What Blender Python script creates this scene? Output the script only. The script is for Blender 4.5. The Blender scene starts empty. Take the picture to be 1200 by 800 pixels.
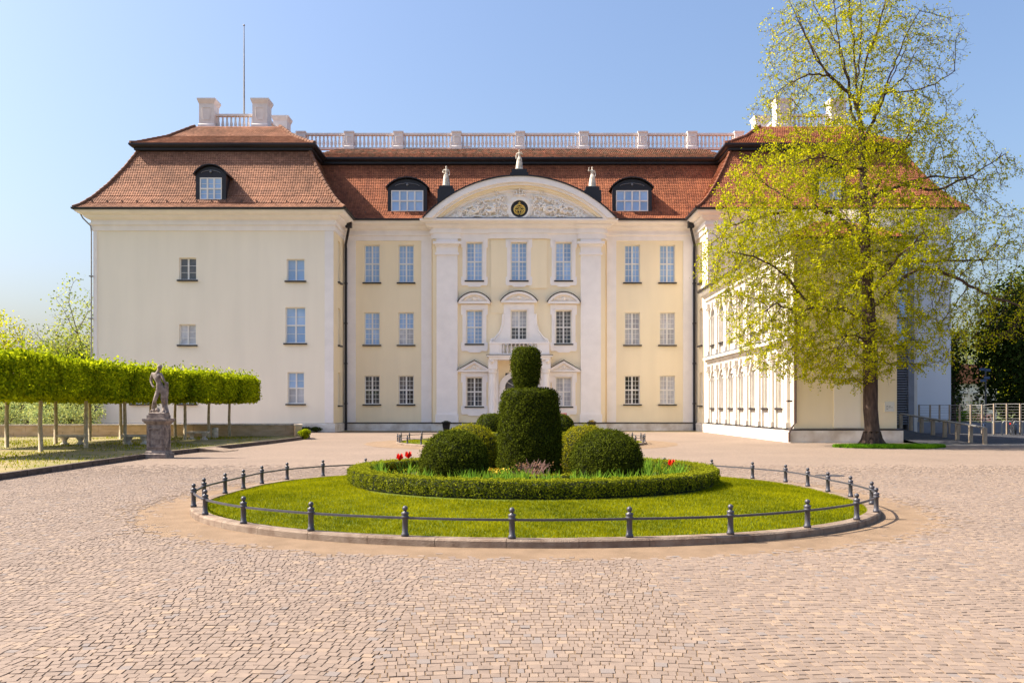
import bpy, math, random
import numpy as np
from math import sin, cos, pi, radians, sqrt, atan2
SC = bpy.context.scene
COL = SC.collection
random.seed(7)
RNG = np.random.default_rng(7)

# ------------------------------------------------------------------ camera, sky, sun, exposure
cam_d = bpy.data.cameras.new("camera"); cam = bpy.data.objects.new("camera", cam_d); COL.objects.link(cam)
cam.location = (0, 0, 1.7); cam.rotation_euler = (radians(90), 0, 0)
cam_d.sensor_width = 36; cam_d.lens = 30.0; cam_d.shift_y = 78/1200
cam_d.clip_start = 0.1; cam_d.clip_end = 2000
SC.camera = cam
SUN_E, SUN_PHI = radians(47), radians(3)
to_sun = (-cos(SUN_E)*cos(SUN_PHI), cos(SUN_E)*sin(SUN_PHI), sin(SUN_E))
w = bpy.data.worlds.new("World"); SC.world = w; w.use_nodes = True
wn = w.node_tree.nodes; wn.clear()
sky = wn.new('ShaderNodeTexSky'); sky.sky_type = 'NISHITA'; sky.sun_disc = False
sky.sun_elevation = SUN_E; sky.sun_rotation = atan2(to_sun[0], to_sun[1])
sky.air_density = 1.4; sky.dust_density = 4.0; sky.ozone_density = 6.0; sky.altitude = 50
bg = wn.new('ShaderNodeBackground'); bg.inputs[1].default_value = 0.060
wo = wn.new('ShaderNodeOutputWorld')
tintn = wn.new('ShaderNodeVectorMath'); tintn.operation = 'MULTIPLY'; tintn.inputs[1].default_value = (1.0, .94, .955)
w.node_tree.links.new(sky.outputs[0], tintn.inputs[0]); w.node_tree.links.new(tintn.outputs[0], bg.inputs[0]); w.node_tree.links.new(bg.outputs[0], wo.inputs[0])
sd = bpy.data.lights.new("sun", 'SUN'); sd.energy = 3.05; sd.angle = radians(0.5); sd.color = (1.0, 0.90, 0.76)
so = bpy.data.objects.new("sun", sd); COL.objects.link(so)
from mathutils import Vector
so.rotation_euler = Vector(to_sun).to_track_quat('Z', 'Y').to_euler(); so.location = (-40, 10, 50)
SC.view_settings.view_transform = 'Standard'; SC.view_settings.look = 'None'
SC.view_settings.exposure = 1.97; SC.view_settings.gamma = 1
SC.cycles.max_bounces = 8; SC.cycles.diffuse_bounces = 6; SC.cycles.transparent_max_bounces = 6

# ------------------------------------------------------------------ materials
def mat(name, base, rough=0.85, var=0.12, scale=3.0, bump=0.0, bscale=30.0, spec=0.25, metal=0.0, base2=None, tint=0.0, objvar=0.0, big=0.0, bigscale=0.25, stretch=(1, 1, 1), coat=0.0):
    m = bpy.data.materials.new(name); m.use_nodes = True
    nt = m.node_tree; n = nt.nodes; L = nt.links
    p = n['Principled BSDF']
    p.inputs['Roughness'].default_value = rough; p.inputs['Metallic'].default_value = metal
    p.inputs['Specular IOR Level'].default_value = spec
    geo = n.new('ShaderNodeNewGeometry')
    mp = n.new('ShaderNodeMapping'); mp.inputs['Scale'].default_value = stretch
    L.new(geo.outputs['Position'], mp.inputs[0])
    no = n.new('ShaderNodeTexNoise'); no.inputs['Scale'].default_value = scale; no.inputs['Detail'].default_value = 6
    L.new(mp.outputs[0], no.inputs['Vector'])
    mx = n.new('ShaderNodeMix'); mx.data_type = 'RGBA'
    b2 = base2 if base2 else tuple(max(0, c*(1-2.2*var)) for c in base)
    mx.inputs[6].default_value = (*base, 1); mx.inputs[7].default_value = (*b2, 1)
    rr = n.new('ShaderNodeMapRange'); rr.inputs[1].default_value = 0.35; rr.inputs[2].default_value = 0.7
    L.new(no.outputs[0], rr.inputs[0]); L.new(rr.outputs[0], mx.inputs[0])
    out = mx.outputs[2]
    def mulval(sock, lo, hi, out):
        h = n.new('ShaderNodeMapRange'); h.inputs[1].default_value = 0; h.inputs[2].default_value = 1
        h.inputs[3].default_value = lo; h.inputs[4].default_value = hi
        L.new(sock, h.inputs[0])
        v = n.new('ShaderNodeVectorMath'); v.operation = 'SCALE'
        L.new(out, v.inputs[0]); L.new(h.outputs[0], v.inputs[3]); return v.outputs[0]
    if tint:
        at = n.new('ShaderNodeAttribute'); at.attribute_name = 'tint'; out = mulval(at.outputs['Fac'], 1-tint, 1+tint, out)
    if objvar:
        oi = n.new('ShaderNodeObjectInfo'); out = mulval(oi.outputs['Random'], 1-objvar, 1+objvar, out)
    if big:
        nb = n.new('ShaderNodeTexNoise'); nb.inputs['Scale'].default_value = bigscale; nb.inputs['Detail'].default_value = 4
        L.new(geo.outputs['Position'], nb.inputs['Vector'])
        out = mulval(nb.outputs[0], 1-2*big, 1+2*big, out)
    L.new(out, p.inputs['Base Color'])
    if bump:
        bn = n.new('ShaderNodeTexNoise'); bn.inputs['Scale'].default_value = bscale; bn.inputs['Detail'].default_value = 5
        L.new(mp.outputs[0], bn.inputs['Vector'])
        bm = n.new('ShaderNodeBump'); bm.inputs['Strength'].default_value = min(1, bump); bm.inputs['Distance'].default_value = 0.02
        L.new(bn.outputs[0], bm.inputs['Height']); L.new(bm.outputs[0], p.inputs['Normal'])
    return m

def leafmat(name, base, trans, tint=0.35, tfac=0.45):
    m = bpy.data.materials.new(name); m.use_nodes = True
    nt = m.node_tree; n = nt.nodes; L = nt.links; n.clear()
    o = n.new('ShaderNodeOutputMaterial'); d = n.new('ShaderNodeBsdfDiffuse'); t = n.new('ShaderNodeBsdfTranslucent'); mi = n.new('ShaderNodeMixShader')
    at = n.new('ShaderNodeAttribute'); at.attribute_name = 'tint'
    for col, sh in ((base, d), (trans, t)):
        mx = n.new('ShaderNodeMix'); mx.data_type = 'RGBA'
        mx.inputs[6].default_value = (col[0]*(1-tint)*0.75, col[1]*(1-tint), col[2]*(1-tint)*1.2, 1)
        mx.inputs[7].default_value = (min(1, col[0]*(1+tint)*1.1), min(1, col[1]*(1+tint)), col[2], 1)
        L.new(at.outputs['Fac'], mx.inputs[0]); L.new(mx.outputs[2], sh.inputs['Color'])
    mi.inputs[0].default_value = tfac
    L.new(d.outputs[0], mi.inputs[1]); L.new(t.outputs[0], mi.inputs[2]); L.new(mi.outputs[0], o.inputs[0])
    return m

M = {}
M['cream'] = mat('cream_plaster', (.94, .81, .57), .9, .025, 1.3, .2, 40, big=.03, bigscale=.3, stretch=(1, 1, .14))
M['buff'] = mat('buff_plaster', (.94, .86, .71), .9, .022, 1.2, .2, 40, big=.03, bigscale=.2, stretch=(1, 1, .12))
M['trim'] = mat('white_stucco', (.92, .87, .83), .85, .03, 1.5, .2, 50, big=.03, bigscale=.5)
M['relief'] = mat('relief_stucco', (.93, .89, .85), .85, .12, 5, .15, 30, base2=(.92, .82, .68))
M['annexw'] = mat('annex_plaster', (.60, .55, .47), .85, .04, 1.5, .2, 50)
M['annext'] = mat('annex_trim', (.66, .61, .54), .85, .05, 1.5, .2, 50)
M['plinth'] = mat('plinth_plaster', (.80, .76, .70), .9, .15, 1.4, .4, 20, base2=(.55, .48, .40))
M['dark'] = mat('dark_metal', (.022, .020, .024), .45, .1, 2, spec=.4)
M['pipe'] = mat('copper_pipe', (.09, .055, .045), .5, .1, 2, spec=.4)
M['tile'] = mat('roof_tile', (.33, .118, .056), .8, .2, 1.6, .3, 30, base2=(.23, .080, .042), tint=.36, big=.09, bigscale=.35)
M['tileL'] = mat('weathered_roof_tile', (.335, .165, .10), .8, .2, 1.2, .3, 30, base2=(.235, .118, .075), tint=.36, big=.10, bigscale=.35)
M['roofsheet'] = mat('roof_underlay', (.20, .075, .045), .9, .2, 2)
M['tile_old'] = mat('mossy_roof_tile', (.30, .12, .07), .85, .3, 2.5, .3, 30, base2=(.12, .09, .06), tint=.5)
M['bal'] = mat('painted_balustrade', (.80, .74, .70), .75, .06, 2, .2, 30)
M['frame'] = mat('white_window_frame', (.82, .80, .76), .5, .03, 4)
M['glassL'] = mat('blind_and_sky_glass', (.27, .44, .72), .08, .06, .9, spec=.6, base2=(.40, .55, .78), objvar=.16)  # white blinds, with the blue of the reflected sky put into the colour
M['glassD'] = mat('dark_glass', (.035, .045, .06), .05, .3, 1.3, spec=.8, base2=(.16, .14, .13), objvar=.6)
M['glassC'] = mat('curtain_glass', (.42, .42, .46), .08, .3, 2.5, spec=.6, base2=(.60, .62, .66), objvar=.22)
M['gold'] = mat('gilding', (.85, .60, .16), .35, .1, 8, metal=.55)
M['cobble'] = mat('granite_sett', (.228, .170, .131), .8, .12, 14, .12, 90, base2=(.20, .150, .116), tint=.15, big=.07, bigscale=.45, spec=.3)
M['joint'] = mat('joint_sand', (.20, .14, .092), .95, .2, 25, .6, 150, base2=(.22, .15, .09))
M['gravel'] = mat('tan_gravel', (.26, .178, .112), .95, .15, 2.5, .7, 160, base2=(.20, .135, .083), big=.08)
M['kerb'] = mat('kerb_granite', (.26, .20, .15), .85, .2, 6, .6, 60, base2=(.15, .10, .07), objvar=.10)
M['kerb_shaded'] = mat('shaded_kerb_stone', (.13, .10, .085), .85, .2, 6, .5, 60, objvar=.15)  # darker kerb stone, shade of the road-facing side put into the colour
M['soil'] = mat('garden_earth', (.30, .225, .12), .95, .25, 1.2, .8, 60, base2=(.15, .155, .03))
M['lawn'] = mat('lawn_ground', (.12, .14, .008), .95, .2, 1.6, .8, 60, base2=(.08, .12, .01))
M['ground'] = mat('meadow', (.10, .12, .03), .95, .3, .6, .5, 20)
M['stone'] = mat('weathered_sandstone', (.34, .28, .24), .9, .3, 7, .7, 40, base2=(.13, .10, .09))
M['pale_stone'] = mat('pale_statue_stone', (.72, .66, .56), .85, .25, 6, .5, 40, base2=(.40, .34, .26))
M['wallstone'] = mat('tan_sandstone', (.66, .47, .29), .9, .2, 2, .5, 30, base2=(.50, .34, .19), stretch=(1, 1, 3))
M['cope'] = mat('coping_stone', (.68, .56, .43), .9, .2, 4, .4, 30)
M['bench'] = mat('bench_stone', (.68, .60, .50), .9, .2, 6, .4, 40)
M['iron'] = mat('painted_iron', (.065, .062, .075), .42, .15, 12, .2, 60, spec=.5)
M['bark'] = mat('bark', (.115, .075, .055), .95, .3, 8, 1.0, 14, base2=(.035, .024, .02), stretch=(1, 1, .25))
M['stem'] = mat('pale_stem_bark', (.52, .43, .30), .9, .25, 8, .4, 30, base2=(.34, .28, .18))
M['asphalt'] = mat('asphalt', (.055, .055, .062), .9, .2, 3, .5, 90)
M['steel'] = mat('steel', (.30, .29, .28), .5, .1, 4, metal=.3, spec=.5)
M['wood'] = mat('post_timber', (.42, .33, .24), .8, .2, 10, stretch=(1, 1, .2))
M['slate'] = mat('grey_panel', (.20, .215, .25), .6, .1, 1.5)
M['whitewall'] = mat('white_render', (.70, .72, .76), .9, .03, .5)
M['earthdark'] = mat('bed_soil', (.09, .06, .04), .95, .3, 8, .8, 60)
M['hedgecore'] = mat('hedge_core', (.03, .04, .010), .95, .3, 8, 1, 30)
M['red'] = mat('tulip_red', (.95, .03, .015), .5, .1, 20)
M['brick_red'] = mat('far_roof_tile', (.42, .17, .10), .9, .2, 2, .3, 10)
M['plate'] = mat('sign_plate', (.75, .74, .68), .5, .03, 2)
M['ink'] = mat('sign_ink', (.25, .24, .22), .6, 0, 2)
M['poster'] = mat('pink_poster', (.70, .16, .17), .6, .3, 6, base2=(.75, .5, .45))
M['twig'] = mat('pinkish_twig', (.30, .18, .15), .9, .2, 10)
M['bluepaint'] = mat('bicycle_paint', (.03, .07, .16), .35, .1, 5, spec=.5)
M['rubber'] = mat('tyre_rubber', (.015, .015, .016), .8, .1, 5)
M['door'] = mat('door_wood', (.12, .07, .045), .5, .2, 4)
M['L_lime'] = leafmat('lime_leaf', (.32, .325, .008), (.62, .60, .012), .36, .5)
M['L_box'] = leafmat('pleached_leaf', (.23, .29, .010), (.47, .54, .016), .55, .4)
M['L_yew'] = leafmat('yew_needle', (.060, .080, .014), (.10, .13, .016), .85, .25)
M['L_hedge'] = leafmat('box_leaf', (.155, .175, .016), (.24, .27, .016), .6, .3)
M['L_golden'] = leafmat('golden_box_leaf', (.21, .20, .014), (.30, .30, .016), .5, .3)
M['L_grass'] = leafmat('grass_blade', (.19, .20, .005), (.31, .325, .008), .6, .35)
M['L_bright'] = leafmat('bright_grass_blade', (.12, .26, .012), (.22, .42, .02), .35, .35)
M['L_bulb'] = leafmat('bulb_leaf', (.14, .25, .03), (.28, .45, .04), .35, .35)
M['L_far'] = leafmat('far_leaf', (.23, .26, .05), (.40, .44, .08), .35, .45)
M['L_dark'] = leafmat('evergreen_leaf', (.035, .055, .014), (.05, .08, .015), .5, .2)
M['L_mid'] = leafmat('mid_leaf', (.11, .14, .02), (.2, .25, .03), .45, .4)

# ------------------------------------------------------------------ mesh helpers
WL = {}
def link(o, parent=None, loc=(0, 0, 0)):
    COL.objects.link(o)
    if parent is not None:
        o.parent = parent; pl = WL[parent.name]
    else: pl = (0, 0, 0)
    WL[o.name] = tuple(loc); o.location = tuple(loc[i]-pl[i] for i in range(3)); return o
def thing(name, label, cat, loc=(0, 0, 0), group=None, kind=None):
    o = bpy.data.objects.new(name, None); o.empty_display_size = .3; link(o, None, loc)
    return tag(o, label, cat, group, kind)
def tag(o, label=None, cat=None, group=None, kind=None):
    if label: o['label'] = label
    if cat: o['category'] = cat
    if group: o['group'] = group
    if kind: o['kind'] = kind
    return o
def np_mesh(name, V, F, tint=None, smooth=False):
    V = np.asarray(V, dtype=np.float32); F = np.asarray(F, dtype=np.int32); k = F.shape[1]
    me = bpy.data.meshes.new(name)
    me.vertices.add(len(V)); me.vertices.foreach_set('co', V.ravel())
    me.loops.add(F.size); me.loops.foreach_set('vertex_index', F.ravel())
    me.polygons.add(len(F)); me.polygons.foreach_set('loop_start', np.arange(0, F.size, k, dtype=np.int32))
    me.polygons.foreach_set('use_smooth', np.full(len(F), bool(smooth)))
    me.update(calc_edges=True)
    if tint is not None:
        a = me.attributes.new('tint', 'FLOAT', 'FACE'); a.data.foreach_set('value', np.asarray(tint, dtype=np.float32))
    return me
def ob(name, me, m, parent=None, loc=(0, 0, 0)):
    if m is not None and not me.materials: me.materials.append(m)
    return link(bpy.data.objects.new(name, me), parent, loc)
class MB:
    def __init__(s): s.v = []; s.f = []; s.t = []
    def add(s, vs, fs):
        b = len(s.v); s.v += [tuple(p) for p in vs]; s.f += [tuple(b+i for i in f) for f in fs]; return s
    def box(s, x0, x1, y0, y1, z0, z1):
        return s.add([(x0,y0,z0),(x1,y0,z0),(x1,y1,z0),(x0,y1,z0),(x0,y0,z1),(x1,y0,z1),(x1,y1,z1),(x0,y1,z1)],
              [(3,2,1,0),(4,5,6,7),(0,1,5,4),(1,2,6,5),(2,3,7,6),(3,0,4,7)])
    def prism(s, pts, f, d0, d1):
        n = len(pts); vs = [f(u, z, d0) for u, z in pts]+[f(u, z, d1) for u, z in pts]
        return s.add(vs, [tuple(range(n)), tuple(range(2*n-1, n-1, -1))]+[(i, (i+1) % n, n+(i+1) % n, n+i) for i in range(n)])
    def lathe(s, cx, cy, prof, n=12, cap=True):
        vs = []; fs = []
        for r, z in prof: vs += [(cx+r*cos(2*pi*i/n), cy+r*sin(2*pi*i/n), z) for i in range(n)]
        for k in range(len(prof)-1):
            fs += [(k*n+i, k*n+(i+1) % n, (k+1)*n+(i+1) % n, (k+1)*n+i) for i in range(n)]
        if cap: fs += [tuple(range(n-1, -1, -1)), tuple((len(prof)-1)*n+i for i in range(n))]
        return s.add(vs, fs)
    def tube(s, pts, r, n=6, close=False):
        P = [Vector(p) for p in pts]; m = len(P); rs = r if isinstance(r, (list, tuple)) else [r]*m
        vs = []; fs = []
        for i, p in enumerate(P):
            if close: t = P[(i+1) % m]-P[i-1]
            else: t = P[min(i+1, m-1)]-P[max(i-1, 0)]
            if t.length < 1e-9: t = Vector((0, 0, 1))
            t.normalize(); a = Vector((0, 0, 1)) if abs(t.z) < .9 else Vector((0, 1, 0))
            u = t.cross(a).normalized(); v = t.cross(u)
            vs += [p+(u*cos(2*pi*k/n)+v*sin(2*pi*k/n))*rs[i] for k in range(n)]
        for i in range(m if close else m-1):
            j = (i+1) % m
            fs += [(i*n+k, i*n+(k+1) % n, j*n+(k+1) % n, j*n+k) for k in range(n)]
        if not close: fs += [tuple(range(n)), tuple((m-1)*n+k for k in range(n))]
        return s.add(vs, fs)
    def ring_rect(s, x0, x1, y0, y1, prof, closed_top=False):
        """moulding swept round a rectangle; prof = (projection, z)"""
        vs = []; fs = []
        for p, z in prof: vs += [(x0-p, y0-p, z), (x1+p, y0-p, z), (x1+p, y1+p, z), (x0-p, y1+p, z)]
        for k in range(len(prof)-1):
            fs += [(k*4+i, k*4+(i+1) % 4, (k+1)*4+(i+1) % 4, (k+1)*4+i) for i in range(4)]
        if closed_top: fs.append(tuple((len(prof)-1)*4+i for i in range(4)))
        return s.add(vs, fs)
    def sphere(s, c, r, n=10, m=7, sc=(1, 1, 1)):
        vs = []; fs = []
        for j in range(m+1):
            a = pi*j/m
            vs += [(c[0]+r*sc[0]*sin(a)*cos(2*pi*i/n), c[1]+r*sc[1]*sin(a)*sin(2*pi*i/n), c[2]+r*sc[2]*cos(a)) for i in range(n)]
        for j in range(m): fs += [(j*n+i, j*n+(i+1) % n, (j+1)*n+(i+1) % n, (j+1)*n+i) for i in range(n)]
        return s.add(vs, fs)
    def wall(s, u0, u1, z0, z1, f, holes=(), depth=.25):
        us = sorted({u0, u1, *[h[0] for h in holes], *[h[1] for h in holes]}); zs = sorted({z0, z1, *[h[2] for h in holes], *[h[3] for h in holes]})
        for a, b in zip(us, us[1:]):
            for c, d in zip(zs, zs[1:]):
                um, zm = (a+b)/2, (c+d)/2
                if any(h[0] < um < h[1] and h[2] < zm < h[3] for h in holes): continue
                s.add([f(a, c, 0), f(b, c, 0), f(b, d, 0), f(a, d, 0)], [(0, 1, 2, 3)])
        for a, b, c, d in holes:
            for p, q in (((a, c), (b, c)), ((b, c), (b, d)), ((b, d), (a, d)), ((a, d), (a, c))):
                s.add([f(*p, 0), f(*q, 0), f(*q, depth), f(*p, depth)], [(0, 1, 2, 3)])
        return s
    def mesh(s, name, origin=(0, 0, 0), smooth=False):
        me = bpy.data.meshes.new(name)
        me.from_pydata([(p[0]-origin[0], p[1]-origin[1], p[2]-origin[2]) for p in s.v], [], s.f); me.update()
        if smooth: me.polygons.foreach_set('use_smooth', [True]*len(me.polygons))
        return me
    def build(s, name, m, parent=None, origin=None, smooth=False):
        if origin is None: origin = WL[parent.name] if parent is not None else (0, 0, 0)
        return ob(name, s.mesh(name, origin, smooth), m, parent, origin)
def put(name, me, parent, loc, rz=0, scale=None):
    o = link(bpy.data.objects.new(name, me), parent, loc); o.rotation_euler.z = rz
    if scale: o.scale = scale
    return o
def child(name, me, parent, lloc=(0, 0, 0), rz=0):
    o = bpy.data.objects.new(name, me); COL.objects.link(o); o.parent = parent; o.location = lloc; o.rotation_euler.z = rz
    WL[o.name] = tuple(WL.get(parent.name, (0, 0, 0))[i]+lloc[i] for i in range(3)); return o
def copy_tree(o, parent=None):
    c = o.copy(); COL.objects.link(c)
    if parent is not None: c.parent = parent
    WL[c.name] = WL.get(o.name, (0, 0, 0))
    for ch in list(o.children): copy_tree(ch, c)
    return c
FY = lambda y: (lambda u, z, d: (u, y+d, z))       # faces the camera
FXL = lambda x: (lambda u, z, d: (x+d, u, z))      # faces left
FXR = lambda x: (lambda u, z, d: (x-d, u, z))      # faces right
def Z(py, d): return 1.7+(478-py)*d/1000
def X(px, d): return (px-600)*d/1000

def leaf_quads(P, size, rng, up=0.0, nrm=None, aspect=.62):
    n = len(P); a = rng.normal(size=(n, 3)); 
    if nrm is not None: a = a*.55+nrm*1.0
    a[:, 2] += up; a /= np.linalg.norm(a, axis=1)[:, None]+1e-9
    b = rng.normal(size=(n, 3)); b -= (b*a).sum(1)[:, None]*a; b /= np.linalg.norm(b, axis=1)[:, None]+1e-9
    c = np.cross(a, b); s = (size*(.7+.6*rng.random(n)))[:, None]
    V = np.empty((n, 4, 3)); V[:, 0] = P-b*s*.5; V[:, 1] = P+c*s*aspect*.5; V[:, 2] = P+b*s*.5; V[:, 3] = P-c*s*aspect*.5
    return V.reshape(-1, 3), np.arange(4*n).reshape(n, 4)

# ------------------------------------------------------------------ windows
_wc = {}
def window(parent, u, zc0, zc1, w, glass, rz=0, plane=64.15, setin=.2, cols=2, rows=2, mun=(2, 3), sill=True, xface=None, name='window', lower=None, flat=False):
    """casement window: frame and glazing bars, one pane per sash, sill. u = centre"""
    h = zc1-zc0; key = (round(w, 2), round(h, 2), cols, rows, mun, glass, sill, lower)
    if key not in _wc:
        fr = MB(); t = .07; fw = w/2
        fr.box(-fw, -fw+t, -.04, .05, 0, h); fr.box(fw-t, fw, -.04, .05, 0, h)
        fr.box(-fw+t, fw-t, -.038, .05, 0, t); fr.box(-fw+t, fw-t, -.038, .05, h-t, h)
        zc = [t+(h-2*t)*k/rows for k in range(rows+1)]; xc = [-fw+t+(w-2*t)*k/cols for k in range(cols+1)]
        if rows == 2: zc[1] = t+(h-2*t)*.5
        for k in range(1, cols): fr.box(xc[k]-.055, xc[k]+.055, -.05, .05, t, h-t)
        for k in range(1, rows): fr.box(-fw+t, fw-t, -.045, .05, zc[k]-.05, zc[k]+.05)
        panes = []
        for i in range(cols):
            for j in range(rows):
                a, b, c, d = xc[i], xc[i+1], zc[j], zc[j+1]
                for q in range(1, mun[0]):
                    xx = a+(b-a)*q/mun[0]; fr.box(xx-.014, xx+.014, -.012, .03, c, d)
                for q in range(1, mun[1]):
                    zz = c+(d-c)*q/mun[1]; fr.box(a, b, -.01, .03, zz-.014, zz+.014)
                pm = MB().box(a, b, .012, .028, c, d).mesh('pane')
                pm.materials.append(M[lower if (lower and j == 0) else glass]); panes.append(pm)
        fm = fr.mesh('window'); fm.materials.append(M['frame'])
        sm = MB().box(-fw-.12, fw+.12, -.36, .0, -.10, -.003).mesh('sill') if sill else None
        if sm: sm.materials.append(M['dark'])
        _wc[key] = (fm, panes, sm)
    fm, panes, sm = _wc[key]
    if xface == 'L': loc = (plane+setin, u, zc0); rz = -pi/2
    elif xface == 'R': loc = (plane-setin, u, zc0); rz = pi/2
    else: loc = (u, plane+setin, zc0)
    wo_ = put(name, fm, parent, loc, rz)
    if flat: wo_.name = 'window_frame'
    for p in panes:
        if flat: child('pane', p, parent, tuple(wo_.location))
        else: child('pane', p, wo_)
    if sm: child('sill', sm, wo_)
    return wo_

# ------------------------------------------------------------------ the palace
PAL = thing('palace', 'cream three-storey baroque palace with red tiled mansard roofs and a rounded pediment', 'palace', (.6, 64.15, 0))
D0 = 64.15; DL = 60.6; DR = 63.5
def zz(py): return Z(py, D0)
flankL = [(427, 445), (467, 485)]; flankR = [(732, 750), (773, 791)]
rowsF = [(331, 287), (404, 366), (473.5, 440)]
holes = []
wins = []
for (a, b) in flankL+flankR:
    for r, (pb, pt) in enumerate(rowsF):
        u0, u1, z0, z1 = X(a, D0), X(b, D0), zz(pb), zz(pt)
        holes.append((u0, u1, z0, z1)); wins.append(((u0+u1)/2, z0, z1, u1-u0, D0, r, a))
WX0, WX1 = -12.67, 13.88
mb = MB().wall(WX0, WX1, .62, 14.85, FY(D0), holes, .25); mb.build('wall', M['cream'], PAL)
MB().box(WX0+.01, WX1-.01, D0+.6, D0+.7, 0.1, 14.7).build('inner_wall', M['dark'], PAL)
MB().box(WX0, WX1, D0-.10, D0+.3, 0, .55).build('plinth', M['plinth'], PAL)
MB().box(WX0, WX1, D0-.13, D0+.2, .552, .63).build('plinth_ledge', M['dark'], PAL)
for (u, z0, z1, ww, d, r, a) in wins:
    g = 'glassL' if r < 2 else ('glassD' if a != 773 else 'glassC')
    if a > 700 and r == 1: g = 'glassC'
    lw = 'glassC' if (r == 1 and a == 467) else None
    window(PAL, u, z0, z1, ww, g, plane=d, mun=(2, 3), lower=lw)
# corner and side lesenes (flat pilasters)
for a, b in ((403, 417), (800.5, 816), (493.8, 506), (711, 722)):
    MB().box(max(X(a, D0), WX0+.01), min(X(b, D0), WX1-.01), D0-.09, D0+.01, .64, 14.3).build('lesene', M['trim'], PAL)
COR = [(.0, 14.25), (.10, 14.27), (.10, 14.62), (.22, 14.66), (.22, 14.80), (.14, 14.83), (.14, 15.02), (.34, 15.08), (.50, 15.2), (.50, 15.30), (.78, 15.38), (.92, 15.48), (.92, 15.60)]
def cornice(name, x0, x1, y0, y1, dz=0, k=1.0, m='trim'):
    return MB().ring_rect(x0, x1, y0, y1, [(p*k, z+dz) for p, z in COR], True).build(name, M[m], PAL)
cornice('cornice', WX0-.5, WX1+.5, D0, 82, -.012)

# left and right pavilions
def pavilion(x0, x1, y0, y1, holes, wlist, inner, side):
    MB().wall(x0, x1, .62, 14.85, FY(y0), holes, .28).build('wall', M['buff'], PAL)
    sh = [(yy-.45, yy+.45, a, b) for yy, a, b in inner]
    xi = x1 if side > 0 else x0
    MB().wall(y0, D0+.2, .62, 14.85, FXR(xi) if side > 0 else FXL(xi), sh, .28).build('side_wall', M['cream'], PAL)
    xo = x0 if side > 0 else x1
    MB().wall(y0, y1, 0, 14.85, FXL(xo) if side > 0 else FXR(xo), (), .28).build('outer_wall', M['buff'], PAL)
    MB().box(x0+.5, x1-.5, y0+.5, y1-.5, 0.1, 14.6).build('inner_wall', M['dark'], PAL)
    e = .13
    MB().ring_rect(x0, x1, y0, y1, [(e, 0), (e, .56), (.0, .60)], False).build('plinth', M['plinth'], PAL)
    cornice('cornice', x0, x1, y0, y1, 0)
    for (u, z0, z1, ww, g, mun, lw, rows) in wlist: window(PAL, u, z0, z1, ww, g, plane=y0, mun=mun, lower=lw, rows=rows)
    for yy, a, b in inner: window(PAL, yy, a, b, .9, 'glassC', plane=xi, mun=(1, 2), xface='R' if side > 0 else 'L')
    # corner strips
    s = -1 if side > 0 else 1
    xa = x1-.62 if side > 0 else x0
    MB().box(xa, xa+.62, y0-.07, y0+.01, .64, 14.25).build('corner_strip', M['trim'], PAL)
    xb = x0 if side > 0 else x1-.25
    MB().box(xb, xb+.25, y0-.07, y0+.01, .64, 14.25).build('corner_strip', M['trim'], PAL)
def zl(py): return Z(py, DL)
LW = [(210, 230, 328, 302, 'glassD', (1, 3), None, 1), (210, 229.5, 404, 380, 'glassC', (1, 3), None, 1), (210, 229.5, 473, 437, 'glassC', (1, 2), None, 2), (154, 175, 473, 437, 'glassC', (1, 2), None, 2),
      (336, 357, 329, 303.5, 'glassL', (1, 2), None, 1), (334.5, 358, 402, 360, 'glassL', (1, 2), None, 2), (337, 356.5, 473, 436, 'glassL', (1, 2), 'glassC', 2)]
lh = [(X(a, DL), X(b, DL), zl(c), zl(d)) for a, b, c, d, *_ in LW]
lw = [((h[0]+h[1])/2, h[2], h[3], h[1]-h[0], q[4], q[5], q[6], q[7]) for h, q in zip(lh, LW)]
LX0, LX1 = -29.7, -12.67
inner = [(62.6, 10.9, 13.9), (62.6, 6.3, 9.0), (62.6, 1.9, 4.3)]
pavilion(LX0, LX1, DL, 80, lh, lw, inner, 1)
RX0, RX1 = 13.88, 30.9
rh = [(28.2, 29.6, 11.0, 12.6)]
pavilion(RX0, RX1, DL, 80, rh, [(28.9, 11.0, 12.6, 1.4, 'glassL', (1, 2), None, 1)], [(y+.1, a, b) for y, a, b in inner], -1)

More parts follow.
